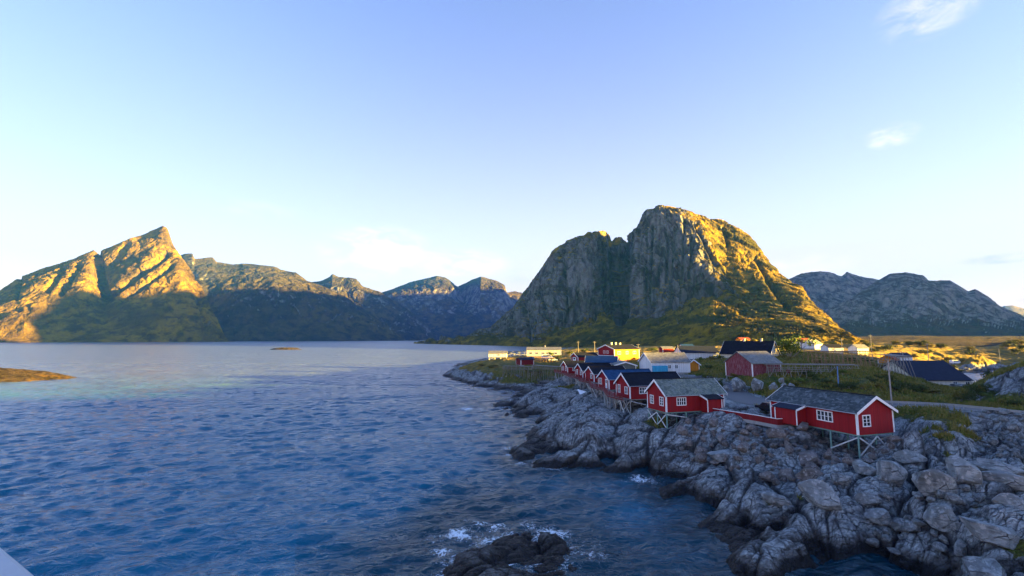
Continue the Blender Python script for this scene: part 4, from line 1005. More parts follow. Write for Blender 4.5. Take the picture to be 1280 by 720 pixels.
def boardwalk_shore(cabs):
    """deck with a red railing in front of the gables of the five far cabins"""
    c, s = math.cos(YAW), math.sin(YAW)
    pts = []
    for i, e in enumerate(cabs[:5]):
        o = e.location
        for y, off in ((5.4, 1.7), (-.6, 1.7)):
            pts.append(Vector((o.x - c * off - s * y, o.y - s * off + c * y, FZ - .06)))
    pts[0] = pts[0] + Vector((-s, c, 0)) * 2.0
    root = empty('boardwalk', pts[-1], 0, 'grey plank boardwalk on tall posts with a red railing, running along the far cabins', 'boardwalk')
    org = pts[-1]
    P = [p - org for p in pts]
    n = Vector((c, s, 0))
    d = MB(); rl = MB(); tp = MB()
    for a, b in zip(P[:-1], P[1:]):
        w = 1.55
        d.add([a, b, b + n * w, a + n * w, a - Vector((0,0,.14)), b - Vector((0,0,.14)), b + n * w - Vector((0,0,.14)), a + n * w - Vector((0,0,.14))], [(0,1,2,3),(7,6,5,4),(0,4,5,1),(1,5,6,2),(2,6,7,3),(3,7,4,0)])
        for z in (.22, .46, .70): rl.bar(a + Vector((-.03, 0, z)), b + Vector((-.03, 0, z)), .04, .15)
        tp.bar(a + Vector((-.03, 0, .93)), b + Vector((-.03, 0, .93)), .12, .06)
        tp.bar(a + Vector((-.06, 0, -.12)), b + Vector((-.06, 0, -.12)), .06, .16)
    d.build('deck', MATS['deck'], root); rl.build('railing', MATS['rail_red'], root); tp.build('handrail', MATS['rail_red'], root)
    k = 0
    for a, b in zip(P[:-1], P[1:]):
        L = (b - a).length; m = max(1, round(L / 2.4))
        for q in range(m):
            p = a.lerp(b, (q + .3) / m)
            MB().bar(p + Vector((.03, 0, -.1)), p + Vector((.03, 0, .92)), .09, .09).build('railing_post', MATS['rail_red'], root)
            for off in (.12, 1.4):
                w = org + p + n * off
                gz = ground(w.x, w.y) - org.z
                if gz < -.5: MB().tube(p + n * off + Vector((0, 0, gz - .15 - p.z)), p + n * off + Vector((0, 0, -.15)), .085, .085, 7).build('post', MATS['post_grey'], root)
            if k % 3 == 0 and gz < -1.5:
                p2 = a.lerp(b, min(1, (q + 1.3) / m)); w = org + p2
                MB().bar(p + n * .02 + Vector((0, 0, -.3)), p2 + n * .02 + Vector((0, 0, max(-3.4, ground(w.x, w.y) - org.z + .2))), .05, .12).build('brace', MATS['brace_pale'], root)
            k += 1
def walkway_ramp():
    """solid red fence with a white cap along the concrete walk between the two near cabins"""
    q = [(878, 512.5, 6.9), (905, 517.2, 6.8), (945, 523.5, 6.75), (972, 528.6, 6.8), (1010, 526.5, 6.9)]
    P = [XY(*p) for p in q]; org = P[2].copy(); root = empty('boardwalk', org, 0, 'walkway with solid red fence and white cap rail between the two nearest cabins', 'boardwalk')
    f = MB(); w = MB(); t = MB()
    for a, b in zip(P[:-1], P[1:]):
        a, b = a - org, b - org; d = (b - a).normalized(); n = Vector((-d.y, d.x, 0))
        f.bar(a + Vector((0, 0, .10)), b + Vector((0, 0, .10)), .07, .78); t.bar(a + Vector((0, 0, .525)), b + Vector((0, 0, .525)), .14, .07)
        z0, z1 = -.75, -.30
        w.add([a + n * -.15 + Vector((0,0,z0)), b + n * -.15 + Vector((0,0,z0)), b + n * 1.6 + Vector((0,0,z0)), a + n * 1.6 + Vector((0,0,z0)), a + n * -.15 + Vector((0,0,z1)), b + n * -.15 + Vector((0,0,z1)), b + n * 1.6 + Vector((0,0,z1)), a + n * 1.6 + Vector((0,0,z1))],
              [(3,2,1,0),(4,5,6,7),(0,1,5,4),(1,2,6,5),(2,3,7,6),(3,0,4,7)])
    f.build('fence_boards', MATS['rail_red'], root); t.build('cap_rail', MATS['white'], root); w.build('walk_slab', MATS['concrete'], root)

# ================================================================== VILLAGE
def face_house(name, label, cat, pl, pr, z, L, hw, rise, **kw):
    """gable end given by its two foot pixels (left, right as seen) and floor height; ridge runs away from the viewer"""
    a, b = XY(*pl, z), XY(*pr, z); W = (b - a).length
    # local +y runs from origin to the other corner; x = away from the viewer
    yaw = math.atan2((b - a).y, (b - a).x) + math.pi / 2   # x direction
    return house(name, label, cat, b, yaw, L, W, hw, rise, **kw)
def at_d(px, D, z):
    return Vector((float(azx(px, D)), D, z))
def village():
    def H(name, label, cat, px, D, z, yawdeg, L, W, hw, rise, **kw):
        return house(name, label, cat, at_d(px, D, z), R(yawdeg), L, W, hw, rise, **kw)
    # boathouse at the tip
    H('boathouse', 'small white boathouse alone at the far tip of the rocks', 'boathouse', 611, 228, 9.0, -2, 8.8, 5, 1.7, 1.0, wall='white_boards', roof='roof_grey', windows=[('y0', 5, .5, 1.0, .7, 2)], trim=False, stilts=(4, 3, 'post_grey', 'brace_pale', 1.0))
    # pale yellow long building
    H('fish_hall', 'long cream building with flat pitched roof and a mast, near the far tip', 'building', 658.5, 262, 8.2, -4, 19.5, 9, 3.4, 1.3, wall='cream', roof='roof_grey', windows=[('y0', x, .9, 1.2, 1.0, 2) for x in (2.5, 6, 9.5, 13, 16.5)], trim=False, base=1.5, chim=[(10.5, 1.0)], gable=(('x0',), 'white_boards'))
    # red house with white garage door
    H('garage', 'small red house with a white garage door and black roof on the lawn', 'house', 722, 176, 8.8, 20, 9, 5.6, 2.2, 1.3, wall='red', roof='roof_black', doors=[('x0', 2.8, 2.6, 1.9, .05)], base=1.2)
    # red shed near tip
    H('shed', 'dark red shed beside an orange wall on the grassy rocks', 'shed', 651, 188, 7.4, 25, 6, 4.6, 1.9, .7, wall='red_dark', roof='roof_navy', base=1.4, trim=False)
    H('shed', 'low orange shed next to the dark red shed on the rocks', 'shed', 657.5, 196, 7.8, 12, 3.4, 3.0, 1.6, .5, wall='orange', roof='roof_grey', base=1.4, trim=False)
    # yellow and red house
    e = H('villa', 'large house with red gable, bright yellow side and black roof', 'house', 767.5, 178, 9.6, 33, 14.0, 9.0, 4.2, 1.6, wall='yellow', roof='roof_black', gable=(('x0',), 'red'), windows=[('x0', 3.6, 2.6, 1.0, .9, 2), ('x0', 5.4, 2.6, 1.0, .9, 2), ('y0', 2.6, 2.3, 1.6, 1.0, 2), ('y0', 7.0, 2.3, 1.2, 1.0, 2), ('y0', 11.2, 2.3, 1.6, 1.0, 2)], base=1.4, chim=[(3, .9), (5.4, .9), (7.8, .7)])
    MB().box(-.06, -.032, .2, 8.8, -.15, 1.8).build('white_wall_band', MATS['white_boards'], e)
    # blue roofed house and the grey green shed
    H('house', 'low house with dark blue roof behind the stilt row', 'house', 771, 141, 8.6, 165, 9, 6, 2.4, 1.6, wall='white_boards', roof='roof_blue', base=1.0, windows=[('y1', 5, .9, 1, 1, 2)])
    H('shed', 'grey green shed with shallow white edged roof, below the yellow house', 'shed', 794, 127, 8.4, 85, 9, 5.6, 2.2, .85, wall='greengrey', roof='roof_grey', base=1.0)
    # white house with grey slate roof
    e = H('house', 'white house with long grey slate roof and turquoise porch', 'house', 813, 121, 9.2, 11, 11.2, 6.6, 2.6, 2.2, wall='white_boards', roof='roof_grey', base=1.2, windows=[('y0', 5.2, .9, .7, .9, 2), ('y0', 7.2, .9, .7, .9, 2)], eave=.25)
    MB().box(.25, 4.0, -1.3, -.045, -.6, 1.7).build('porch', MATS['turquoise'], e)
    # small red cabin behind it, sunlight on its gable put into orange paint
    H('cabin', 'small red cabin with gable coloured sunlit orange beside the white house', 'cabin', 872.5, 127, 8.9, 100, 6, 3.6, 2.0, 1.2, wall='red_dark', roof='roof_navy', gable=(('x0',), 'orange'), base=1.0, windows=[('y1', 2.6, .7, .8, .8, 2)])
    # long navy roofs behind
    H('house', 'long low white house with navy roof behind the red cabin', 'house', 852, 165, 10.6, 4, 13.5, 7, 2.4, 2.1, wall='white_boards', roof='roof_navy', base=2.0, trim=False)
    house('house', 'white house with broad black roof, cream gable and two chimneys', 'house', (72.3, 159.3, 10.6), R(-49), 15.8, 8.0, 2.4, 4.0, wall='cream', roof='roof_black', base=2.5, chim=[(6.5, .8), (12.0, .8)], windows=[('x1', 4, 3.2, .8, 1.0, 2), ('x1', 2.4, .6, .8, 1.0, 2), ('x1', 5.6, .6, .8, 1.0, 2)], eave=.4)
    # weathered red barn
    H('barn', 'weathered pinkish red barn with patched grey roof above the boulders', 'barn', 938.3, 101, 9.6, 21, 8.6, 7.4, 3.0, 2.3, wall='red_worn', roof='roof_grey', trim=False, corner=True, stilts=(4, 4, 'post_grey', 'brace_pale', 1.0))
    # navy-roofed hall near the inlet
    a, b = XY(1171, 481.5, 5.0), XY(1198.5, 479.5, 5.0)
    house('warehouse', 'long hall with big navy roof and cream wall with windows beside the inlet', 'warehouse', (102.5, 117, 5.2), R(-2), 13.2, 15, 2.4, 4.3, wall='cream', roof='roof_navy', base=3.0, trim=False, corner=False, windows=[('y0', 12.2, 1.0, .9, .9, 2), ('y0', 9.2, 1.0, .9, .9, 2)])
    # houses at the foot of the mountain
    H('house', 'cream cottage with red roof at the foot of the golden slope', 'house', 1000, 232, 13.8, 8, 7, 6, 2.4, 1.8, wall='cream', roof='red_roof', base=2, windows=[('y0', 2, .8, 1, 1, 2), ('y0', 5, .8, 1, 1, 2)], trim=False)
    H('house', 'pale pink cottage right of the cream cottage', 'house', 1018, 226, 13.2, 30, 7, 6, 2.2, 2.0, wall='white_boards', roof='roof_grey', base=2, trim=False)
    H('house', 'low white house with black roof beside the utility pole', 'house', 1035, 205, 12.2, 5, 7.0, 5, 1.8, 1.3, wall='white_boards', roof='roof_black', base=2, windows=[('y0', 2, .6, .8, .8, 2)], trim=False)
    H('cabin', 'small orange and red cabin far back at the foot of the dark slope', 'cabin', 926, 260, 15.2, 6, 6, 5, 2.0, 1.2, wall='orange', roof='red_roof', base=2, trim=False)
    H('cabin', 'tiny red cabin far behind the white house', 'cabin', 828, 250, 10.5, 6, 6.5, 5, 2.0, 1.0, wall='red', roof='roof_grey', base=2, trim=False)
    H('house', 'rust roofed orange cabin sunk behind the navy roofed hall', 'house', 1116, 170, 8.2, 40, 7, 5, 2.0, 1.4, wall='orange', roof='red_roof', base=2, trim=False)
    H('house', 'small navy roofed house left of the navy roofed hall', 'house', 1119, 188, 8.6, 6, 7, 5, 2.0, 1.4, wall='white_boards', roof='roof_navy', base=2, trim=False)
    H('house', 'small blue roofed house behind the white slate roofed house', 'house', 853, 255, 11.6, 4, 6.5, 5, 2.0, 1.2, wall='white_boards', roof='roof_blue', base=2, trim=False)
    H('house', 'white cottage among bushes on the near edge of the sunlit knolls', 'house', 1071, 215, 11.6, 10, 6, 5, 2.0, 1.5, wall='white_boards', roof='roof_grey', base=2, trim=False)
    H('boathouse', 'white boathouse gable at the far inlet on the right', 'boathouse', 1233, 300, 2.5, 60, 6, 4, 2.2, 1.6, wall='white_boards', roof='roof_grey', base=2, trim=False)

# ================================================================== STREET FURNITURE
def utility_pole(label, px, pytop, pybot, z=None, mat='pole', cross=True, r=.12):
    x, D = None, None
    if z is None: z = 8.0
    b = XY(px, pybot, z); g = ground(b.x, b.y)
    top = float(at(px, pytop, b.y)[2])
    e = empty('utility_pole', (b.x, b.y, min(g, z) - .3), 0, label, 'utility pole')
    h = top - e.location.z
    MB().tube((0, 0, 0), (0, 0, h), r, r * .7, 10).build('pole', MATS[mat], e)
    if cross:
        MB().bar((-.75, .0, h - .35), (.75, .0, h - .35), .09, .1).build('crossarm', MATS['pole'], e)
        for k in (-.65, 0, .65): MB().tube((k, 0, h - .299 if k else h + .001), (k, 0, h - .12 if k else h + .16), .04, .03, 6).build('insulator', MATS['white'], e)
    return e
def rack(label, a, b, depth, h, n, mat, roofed=False):
    """stockfish rack: A-frames with long poles laid across"""
    a, b = Vector(a), Vector(b); e = empty('drying_rack', a, math.atan2((b - a).y, (b - a).x), label, 'drying rack')
    L = (b - a).length; R2 = random.Random(int(L * 10))
    fr = MB(); ln = MB()
    Mx = Matrix.Translation(a) @ Matrix.Rotation(e.rotation_euler.z, 4, 'Z')
    for k in range(n + 1):
        x = L * k / n
        for y0, y1 in ((0, depth * .3), (depth, depth * .7), (depth * .5, depth * .5)):
            w = Mx @ Vector((x, y0, 0)); g = ground(w.x, w.y) - a.z
            fr.tube((x + R2.uniform(-.15, .15), y0, g - .2), (x + R2.uniform(-.2, .2), y1, h + R2.uniform(0, .3)), .06, .05, 6)
        if k < n and k % 2 == 0:
            w = Mx @ Vector((x, 0, 0)); g = ground(w.x, w.y) - a.z
            fr.tube((x, 0, g), (x + L / n, depth * .2, h * .8), .045, .045, 6)
    fr.build('frame', MATS[mat], e)
    for k in range(7):
        y = depth * (.2 + .6 * k / 6); ln.tube((-.4, y, h + .08), (L + .4, y, h + .08 + R2.uniform(-.1, .1)), .055, .05, 6)
    for k in range(3): ln.tube((-.3, depth * .08 + k * .05, h * (.35 + .2 * k)), (L + .3, depth * .08 + k * .05, h * (.35 + .2 * k)), .05, .05, 6)
    ln.build('rails', MATS[mat], e)
    if roofed: MB().prism([(-.3, h + .2), (depth + .3, h + .45), (depth + .3, h + .55), (-.3, h + .3)], 'x', -.5, L + .5).build('roof', MATS['roof_grey'], e)
    else:
        cp = MB()
        for k in range(int(L / .35)):
            x = .2 + k * .35 + R2.uniform(-.08, .08); cp.tube((x, depth * .05, h + .18), (x + R2.uniform(-.1, .1), depth * .95, h + .2), .035, .03, 5)
        cp.build('cross_poles', MATS[mat], e)
    return e
def car(label, loc, yaw, paint, L=4.3, W=1.75, Hh=1.5, van=False):
    e = empty('parked_car' if not van else 'parked_van', loc, yaw, label, 'car' if not van else 'van')
    b = MB()
    if van: prof = [(-.48, .18), (.48, .18), (.5, .5), (.47, .62), (.38, .68), (.30, .98), (-.48, 1.0), (-.5, .5)]
    else: prof = [(-.48, .20), (.47, .20), (.5, .42), (.48, .56), (.24, .64), (.10, .97), (-.30, 1.0), (-.44, .66), (-.5, .58), (-.5, .35)]
    poly = [(p[0] * L, p[1] * Hh) for p in prof]
    o = b.prism(poly, 'y', -W / 2, W / 2).build('body', MATS[paint], e)
    bv = o.modifiers.new('bevel', 'BEVEL'); bv.width = .07; bv.segments = 3
    for s in (-1, 1):
        gz = [(p[0] * L, p[1] * Hh) for p in ([(.19, .68), (.08, .93), (-.28, .95), (-.39, .68)] if not van else [(.33, .68), (.27, .92), (-.42, .94), (-.42, .68)])]
        MB().prism(gz, 'y', s * W / 2 - .012 * s, s * (W / 2 + .012)).build('side_window', MATS['glass'], e)
        for x in (-.31, .31):
            w = MB().tube((x * L, s * (W / 2 - .2), .31), (x * L, s * (W / 2 + .02), .31), .31, .31, 16).build('wheel', MATS['black'], e)
            MB().tube((x * L, s * (W / 2 + .022), .31), (x * L, s * (W / 2 + .035), .31), .19, .17, 12).build('rim', MATS['steel'], w)
        MB().box(.465 * L, .497 * L, s * W * .36 - .16, s * W * .36 + .16, .44 * Hh, .53 * Hh).build('headlight', MATS['lamp'], e)
    return e
def furniture():
    utility_pole('tall pale pole by the road behind the lone red cabin, leaning in view', 1115, 450, 507, 8.0, 'pole', False, .11)
    utility_pole('brown utility pole on the sunlit knoll beyond the racks', 1090, 419, 443, 11.0)
    utility_pole('grey utility pole beside the low white black roofed house', 1053, 424, 442, 12.0)
    utility_pole('short blue painted pole in the weeds below the drying racks', 1048.5, 458, 484, 9.2, 'pole_blue', False, .12)
    utility_pole('pole by the ridge of the navy roofed hall', 1130.5, 440, 463, 8.5)
    utility_pole('small far pole standing on the lit knoll at right', 1160, 429, 443, 12.5)
    utility_pole('pole beside the far boathouse by the right hand inlet', 1250, 436, 450, 5.0, 'pole', False)
    utility_pole('slim pole between the boathouse hall and the yellow house', 743.5, 427, 446, 8.6)
    utility_pole('slim pole behind the red garage house', 723, 427, 444, 8.3)
    utility_pole('thin pole in front of the white house with the slate roof', 848.5, 431, 467, 8.5, 'pole', False, .09)
    utility_pole('thin dark pole before the turquoise porch', 823, 440, 466, 8.5, 'pole', False, .09)
    utility_pole('slim pole behind the yellow house roof', 798, 430, 446, 9.0)
    z = 11.0
    rack('long low grey drying rack running right from the barn', tuple(XY(962, 468, 10.3)), tuple(XY(1075, 466, 10.9)), 4.0, 2.0, 12, 'rack')
    rack('brown fish drying rack lit by the sun, behind the long grey rack', tuple(at_d(1016, 122, 11.4)), tuple(at_d(1094, 122, 11.4)), 5.0, 3.0, 14, 'rack_warm')
    rack('slanting grey drying rack right of the brown one', tuple(at_d(1092, 112, 11.0)), tuple(at_d(1112, 100, 10.6)), 4.0, 3.0, 6, 'rack')
    rack('grey drying rack on the grassy rocks below the dark red shed', tuple(XY(628, 463, 5.8)), tuple(XY(664, 466, 5.2)), 3.2, 1.5, 7, 'rack')
    rack('grey drying rack between the rocks and the far stilt cabin', tuple(XY(664, 462, 6.0)), tuple(XY(694, 462, 6.6)), 3.2, 1.5, 6, 'rack')
    rack('drying rack on the lawn before the cream hall', tuple(XY(664, 452, 7.8)), tuple(XY(690, 452, 8.0)), 4.0, 1.6, 7, 'rack_warm')
    p = XY(962, 514, 7.02); car('dark car parked on the asphalt behind the lone red cabin', (p.x, p.y, ground(p.x, p.y) + .05), R(100), 'car_dark')
    p = XY(1194, 456, 3.0); car('white van parked on the causeway by the inlet', (p.x, p.y, ground(p.x, p.y) + .02), R(8), 'car_white', 5.2, 2.0, 2.3, True)
    p = XY(684, 450.5, 8.2); car('white van on the lawn by the cream hall', (p.x, p.y, ground(p.x, p.y) + .02), R(5), 'car_white', 5.0, 2.0, 2.2, True)
    p = XY(691, 451, 8.2); car('pale blue car beside the white van on the lawn', (p.x, p.y, ground(p.x, p.y) + .02), R(5), 'car_blue')
    # small red notice board among the weeds
    p = XY(986, 470, 9.9); gz = ground(p.x, p.y); e = empty('notice_board', (p.x, p.y, gz), R(0), 'small dark red notice board among the weeds', 'sign')
    MB().box(-.45, .45, -.03, .03, .55, 1.35).build('board', MATS['red_dark'], e); MB().bar((0, .08, -.3), (0, .08, 1.2), .08, .08).build('post', MATS['pole'], e)
    # guard rail on the right-hand road edge
    C = ROADC[112:]; t = np.gradient(C[:, :2], axis=0); t /= np.linalg.norm(t, axis=1)[:, None]
    off = np.stack([t[:, 1], -t[:, 0]], 1) * 2.75
    Q = [Vector((C[k, 0] + off[k, 0], C[k, 1] + off[k, 1], C[k, 2])) for k in range(0, len(C), 4)]
    e = empty('guard_rail', Q[0], 0, 'low dark guard rail along the road above the rubble', 'guard rail'); b = MB()
    for p, q in zip(Q[:-1], Q[1:]): b.bar(p - Q[0] + Vector((0, 0, .55)), q - Q[0] + Vector((0, 0, .55)), .06, .30)
    b.build('rail', MATS['steel'], e)
    for p in Q: MB().bar(p - Q[0] + Vector((0, .08, -.4)), p - Q[0] + Vector((0, .08, .6)), .09, .09).build('post', MATS['steel'], e)
    # white tarpaulin wedge on the rocks
    a, b2, c = XY(722, 491, 4.9), XY(739.5, 493.5, 4.9), XY(727, 498.5, 4.2)
    t = MB()
    pts = [a, b2, c]
    cen = (a + b2 + c) / 3; e = [p - cen for p in pts]
    t.add([e[0] + Vector((0, 0, .9)), e[1] + Vector((0, 0, .35)), e[2] + Vector((0, 0, .35)), e[0] + Vector((0, 0, .72)), e[1] + Vector((0, 0, .2)), e[2] + Vector((0, 0, .2))], [(0, 1, 2), (5, 4, 3), (0, 3, 4, 1), (1, 4, 5, 2), (2, 5, 3, 0)])
    o = t.build('tarpaulin', MATS['cloth_white']); o.location = cen; tag(o, 'white three cornered tarpaulin lying on the rocks under the boardwalk', 'tarpaulin')
def bridge():
    a = Vector((-1.0, 1.025, 0)); d = Vector((-.857, .515, 0)).normalized(); n = Vector((-.515, -.857, 0)).normalized()
    e = empty('bridge', (a.x, a.y, CAM_H - .5), math.atan2(-d.y, -d.x), 'pale concrete bridge edge in the lower left corner', 'bridge')
    # local x runs along the bridge, +y towards the water (outside)
    p = MB()
    for k in range(-8, 8): p.box(k * 1.2 + .012, k * 1.2 + 1.188, -.30, 0, -1.1, 0)
    o = p.build('parapet', MATS['parapet'], e); bv = o.modifiers.new('bevel', 'BEVEL'); bv.width = .012; bv.segments = 2
    MB().box(-9.6, 9.6, -.27, -.03, -1.09, -.012).build('parapet_core', MATS['joint'], e)
    MB().box(-9.6, 9.6, -6.0, -.02, -1.6, -1.103).build('deck', MATS['concrete'], e)
def objects():
    MATS['red_roof'] = sheet('roof_rust_red', (.25, .06, .03)); MATS['car_blue'] = NT('pale_blue_car_paint').set(color=(.35, .5, .6), rough=.3).m
    MATS['parapet'] = plain('pale_concrete', (.50, .50, .50), .8, .3, 6); MATS['joint'] = plain('joint_filler', (.22, .20, .26), .9, .3, 6)
    cabs, lone = cabins(); boardwalk_shore(cabs); walkway_ramp(); village(); furniture(); bridge()
# ================================================================== BOULDERS
def boulder_mesh(seed, sx, sy, sz):
    g = np.random.default_rng(seed)
    bm = bmesh.new(); bmesh.ops.create_icosphere(bm, subdivisions=4, radius=1)
    co = np.array([v.co[:] for v in bm.verts])
    Q = np.linalg.qr(g.normal(size=(3, 3)))[0]
    pl = [(s * Q[i] + g.normal(size=3) * .24, g.uniform(.5, .78)) for i in range(3) for s in (-1, 1)] + [(g.normal(size=3), g.uniform(.58, .80)) for _ in range(17)]
    for n, d in pl:
        n = n / np.linalg.norm(n); t = co @ n; m = t > d; co[m] -= np.outer((t[m] - d) * .98, n)
    co += .03 * co * fbm(co[:, 0] * 1.6 + seed, co[:, 1] * 1.6, co[:, 2] * 1.6, 4)[:, None] * 2
    co += co * (.05 * fbm(co[:, 0] * 6 + seed, co[:, 1] * 6, co[:, 2] * 6, 3))[:, None]
    co *= (sx, sy, sz)
    for v, c in zip(bm.verts, co): v.co = c
    me = bpy.data.meshes.new('boulder'); bm.to_mesh(me); bm.free()
    me.polygons.foreach_set('use_smooth', np.full(len(me.polygons), True, dtype=bool)); me.set_sharp_from_angle(angle=R(24))
    return me
def boulder_material(name, ca, cb, cc, wetz=True):
    m = NT(name); pos = m.coord(kind='Position'); ob = m.coord(); r = m.rand(); P = m.sep(pos)
    n = m.noise(ob, 1.4, 7, .65, .3); n2 = m.noise(ob, 5, 6, .65)
    lay = m.noise(m.coord((.6, 1.0, 4.5), (R(20), R(15), 0)), 1.6, 7, .7, .6)
    c = m.mix(r, ca, cb); c = m.mix(m.rng(n, .42, .62), c, cc)
    c = m.mix(m.math('MULTIPLY', m.rng(lay, .5, .66), .65), c, tuple(k * .35 for k in ca))
    c = m.mix(m.math('MULTIPLY', m.rng(n2, .54, .66), .75), c, tuple(min(.45, k * 1.7) for k in cc))
    ck = m.vor(m.coord((.8, 1.6, 1.0), (R(10), 0, R(30))), 1.3, 'DISTANCE_TO_EDGE')
    crack = m.math('MULTIPLY', m.rng(ck, .03, .0), m.rng(n, .5, .6)); c = m.mix(m.math('MULTIPLY', crack, .75), c, (.03, .03, .032))
    z = m.math('ADD', P[2], m.math('MULTIPLY', m.math('SUBTRACT', n, .5), .8))
    wet = m.rng(z, .8, .35); c = m.mix(m.math('MULTIPLY', m.rng(z, 1.4, .8), .6), c, (.08, .062, .05)); c = m.mix(wet, c, (.012, .011, .011))
    b = m.bump(m.math('ADD', m.math('MULTIPLY', lay, 1.6), m.math('MULTIPLY', crack, -.9)), 1.0, .22); b = m.bump(n2, .9, .12, b)
    m.set(color=c, rough=.85, spec=.3, normal=b); return m.m
def in_poly(px, py, poly):
    c = False; j = len(poly) - 1
    for i in range(len(poly)):
        if (poly[i][1] > py) != (poly[j][1] > py) and px < (poly[j][0]-poly[i][0])*(py-poly[i][1])/(poly[j][1]-poly[i][1]) + poly[i][0]: c = not c
        j = i
    return c
def px_ground(px, py):
    """the point of the ground seen at a photo pixel (marching along the ray)"""
    D = 22 * (900 / 22) ** np.linspace(0, 1, 900); x, z = ray(px, py); X = x * D; Z = CAM_H + z * D
    h = base_height(X, D); i = np.argmax(h > Z)
    return float(X[i]), float(D[i])
def boulders():
    brown = boulder_material('boulder_brown', (.12, .105, .095), (.19, .165, .15), (.26, .24, .228))
    blue = boulder_material('boulder_grey', (.12, .134, .138), (.22, .244, .25), (.38, .41, .415))
    protoA = []; protoB = []
    for k in range(9):
        g = random.Random(k); s = (1, g.uniform(.62, .85), g.uniform(.42, .68))
        me = boulder_mesh(k, *s); me.materials.append(brown); protoA.append(me)
        me2 = me.copy(); me2.materials.clear(); me2.materials.append(blue); protoB.append(me2)
    rn = random.Random(5)
    def put(me, x, y, r, label, group, sink=.25, squash=1.0, rz=None):
        z = ground(x, y); o = bpy.data.objects.new('boulder', me); COL.objects.link(o)
        o.scale = (r, r * rn.uniform(.85, 1.15), r * squash * rn.uniform(.85, 1.2)); o.rotation_euler = (rn.uniform(-.35, .35), rn.uniform(-.35, .35), rn.uniform(0, 6.28) if rz is None else rz)
        o.location = (x, y, z + r * .5 * squash * (1 - 2 * sink)); tag(o, label, 'boulder', group); return o
    # single big ones
    hero = [(1115,607,36,46,'tall pale boulder below the posts of the lone red cabin',1),(1172,640,46,42,'big rounded blue grey boulder with crossing cracks, middle of the lower right blocks',1),(1210,622,40,46,'upright pale slab leaning right of the cracked round boulder',1),
            (1140,590,32,24,'grey boulder at the foot of the mossy cliff, left side',1),(1163,607,26,20,'small tilted block under the mossy cliff',1),(1182,680,38,34,'wide flat faced block near the dark gap at the lower right',1),(1130,655,32,20,'long low pale block left of the cracked round boulder',1),
            (1243,683,62,36,'largest pale block at the lower right edge of the rocks',1),(1272,655,34,26,'squared pale block at the right frame edge above the largest block',1),(1250,603,56,16,'long flat slab under the rubble slope at right',1),(1258,622,62,18,'second long flat slab with grass above it at right',1),
            (1231,712,46,28,'cracked block at the bottom edge, right',1),(1217,580,30,14,'low block at the foot of the rubble by the cliff',1),(973,627,36,30,'rounded pale boulder on the notch between the two shore slabs',1),(1011,573,36,22,'big brown boulder in the middle of the rubble slope',0),
            (973,552,30,16,'flat brown boulder high in the rubble below the walkway',0),(903,569,36,24,'pale knob of rock at the top of the left shore slab',1),(1030,628,48,30,'broad dark cracked boulder above the low shore slab',1),(1051,613,26,18,'pale wedge shaped boulder under the rubble slope',1),
            (1017,603,32,18,'brown slab at the lower edge of the rubble',0),(1083,604,30,22,'grey block beside the tall pale boulder',1),(1086,640,28,20,'grey block below the tall pale boulder',1),(1196,655,26,18,'small pale block tucked under the leaning slab',1),(1100,660,30,20,'low block above the dark gap, left of the long pale block',1)]
    for k, (px, py, w, h, label, c) in enumerate(hero):
        x, y = px_ground(px, py + h * .25)
        r = w * y / FPX / 2 * 1.16
        o = put((protoB if c else protoA)[k % 9], x, y, r, label, None, .22, max(.55, min(1.4, h / w * 1.45)), math.atan2(-x, y) + rn.uniform(-.3, .3)); o.rotation_euler[0] *= .5; o.rotation_euler[1] *= .5
    def scatter(poly, n, rmin, rmax, protos, label, group, sep=.8, seed=1):
        rn2 = random.Random(seed); placed = []; tries = 0
        xs = [p[0] for p in poly]; ys = [p[1] for p in poly]
        cand = []
        while len(cand) < n * 7:
            px, py = rn2.uniform(min(xs), max(xs)), rn2.uniform(min(ys), max(ys))
            if in_poly(px, py, poly): cand.append((px, py))
        pts = []
        for px, py in cand:
            x, y = px_ground(px, py); r = rmin * (rmax / rmin) ** (rn2.random() ** 1.6)
            if any((x - a) ** 2 + (y - b) ** 2 < (sep * (r + q)) ** 2 for a, b, q in pts): continue
            pts.append((x, y, r))
            if len(pts) >= n: break
        for x, y, r in pts: put(protos[rn2.randrange(9)], x, y, r, label, group, .12)
        return len(pts)
    scatter([(846,532),(880,527),(985,549),(1035,553),(1125,566),(1120,588),(1060,606),(1000,606),(950,596),(905,577),(862,584),(848,560)], 150, .42, 1.35, protoA, 'loose brown grey boulder in the rubble slope between the near cabins and the shore', 'boulders of the rubble slope', .62, 1)
    scatter([(1226,524),(1300,530),(1300,578),(1238,582),(1222,560)], 60, .4, .8, protoB, 'blue grey stone in the rubble bank under the guard rail', 'stones of the roadside bank', .6, 2)
    scatter([(1080,600),(1180,590),(1215,600),(1235,660),(1190,700),(1120,690),(1080,660)], 30, .35, .95, protoB, 'loose grey block among the big blocks at the lower right', 'blocks at the lower right', .62, 3)
    scatter([(1100,660),(1190,668),(1215,712),(1150,718),(1075,712)], 14, .5, 1.1, protoB, 'dark wet block around the black gap at the bottom', 'blocks at the black gap', .62, 4)
    # retaining boulders along the bank behind the asphalt
    for k, (px, py, w) in enumerate([(908,483,9),(922,483,20),(946,485,19),(968,488,14),(980,484,12),(977,477,8),(990,489,12),(934,481,9)]):
        x, y = px_ground(px, py + 3); put(protoB[k], x, y, w * y / FPX / 2 * 1.15, ('smaller ' if w < 13 else 'large ') + 'pale boulder in the row that holds the bank beside the asphalt', 'small bank boulders' if w < 13 else 'large bank boulders', .1, 1.5)

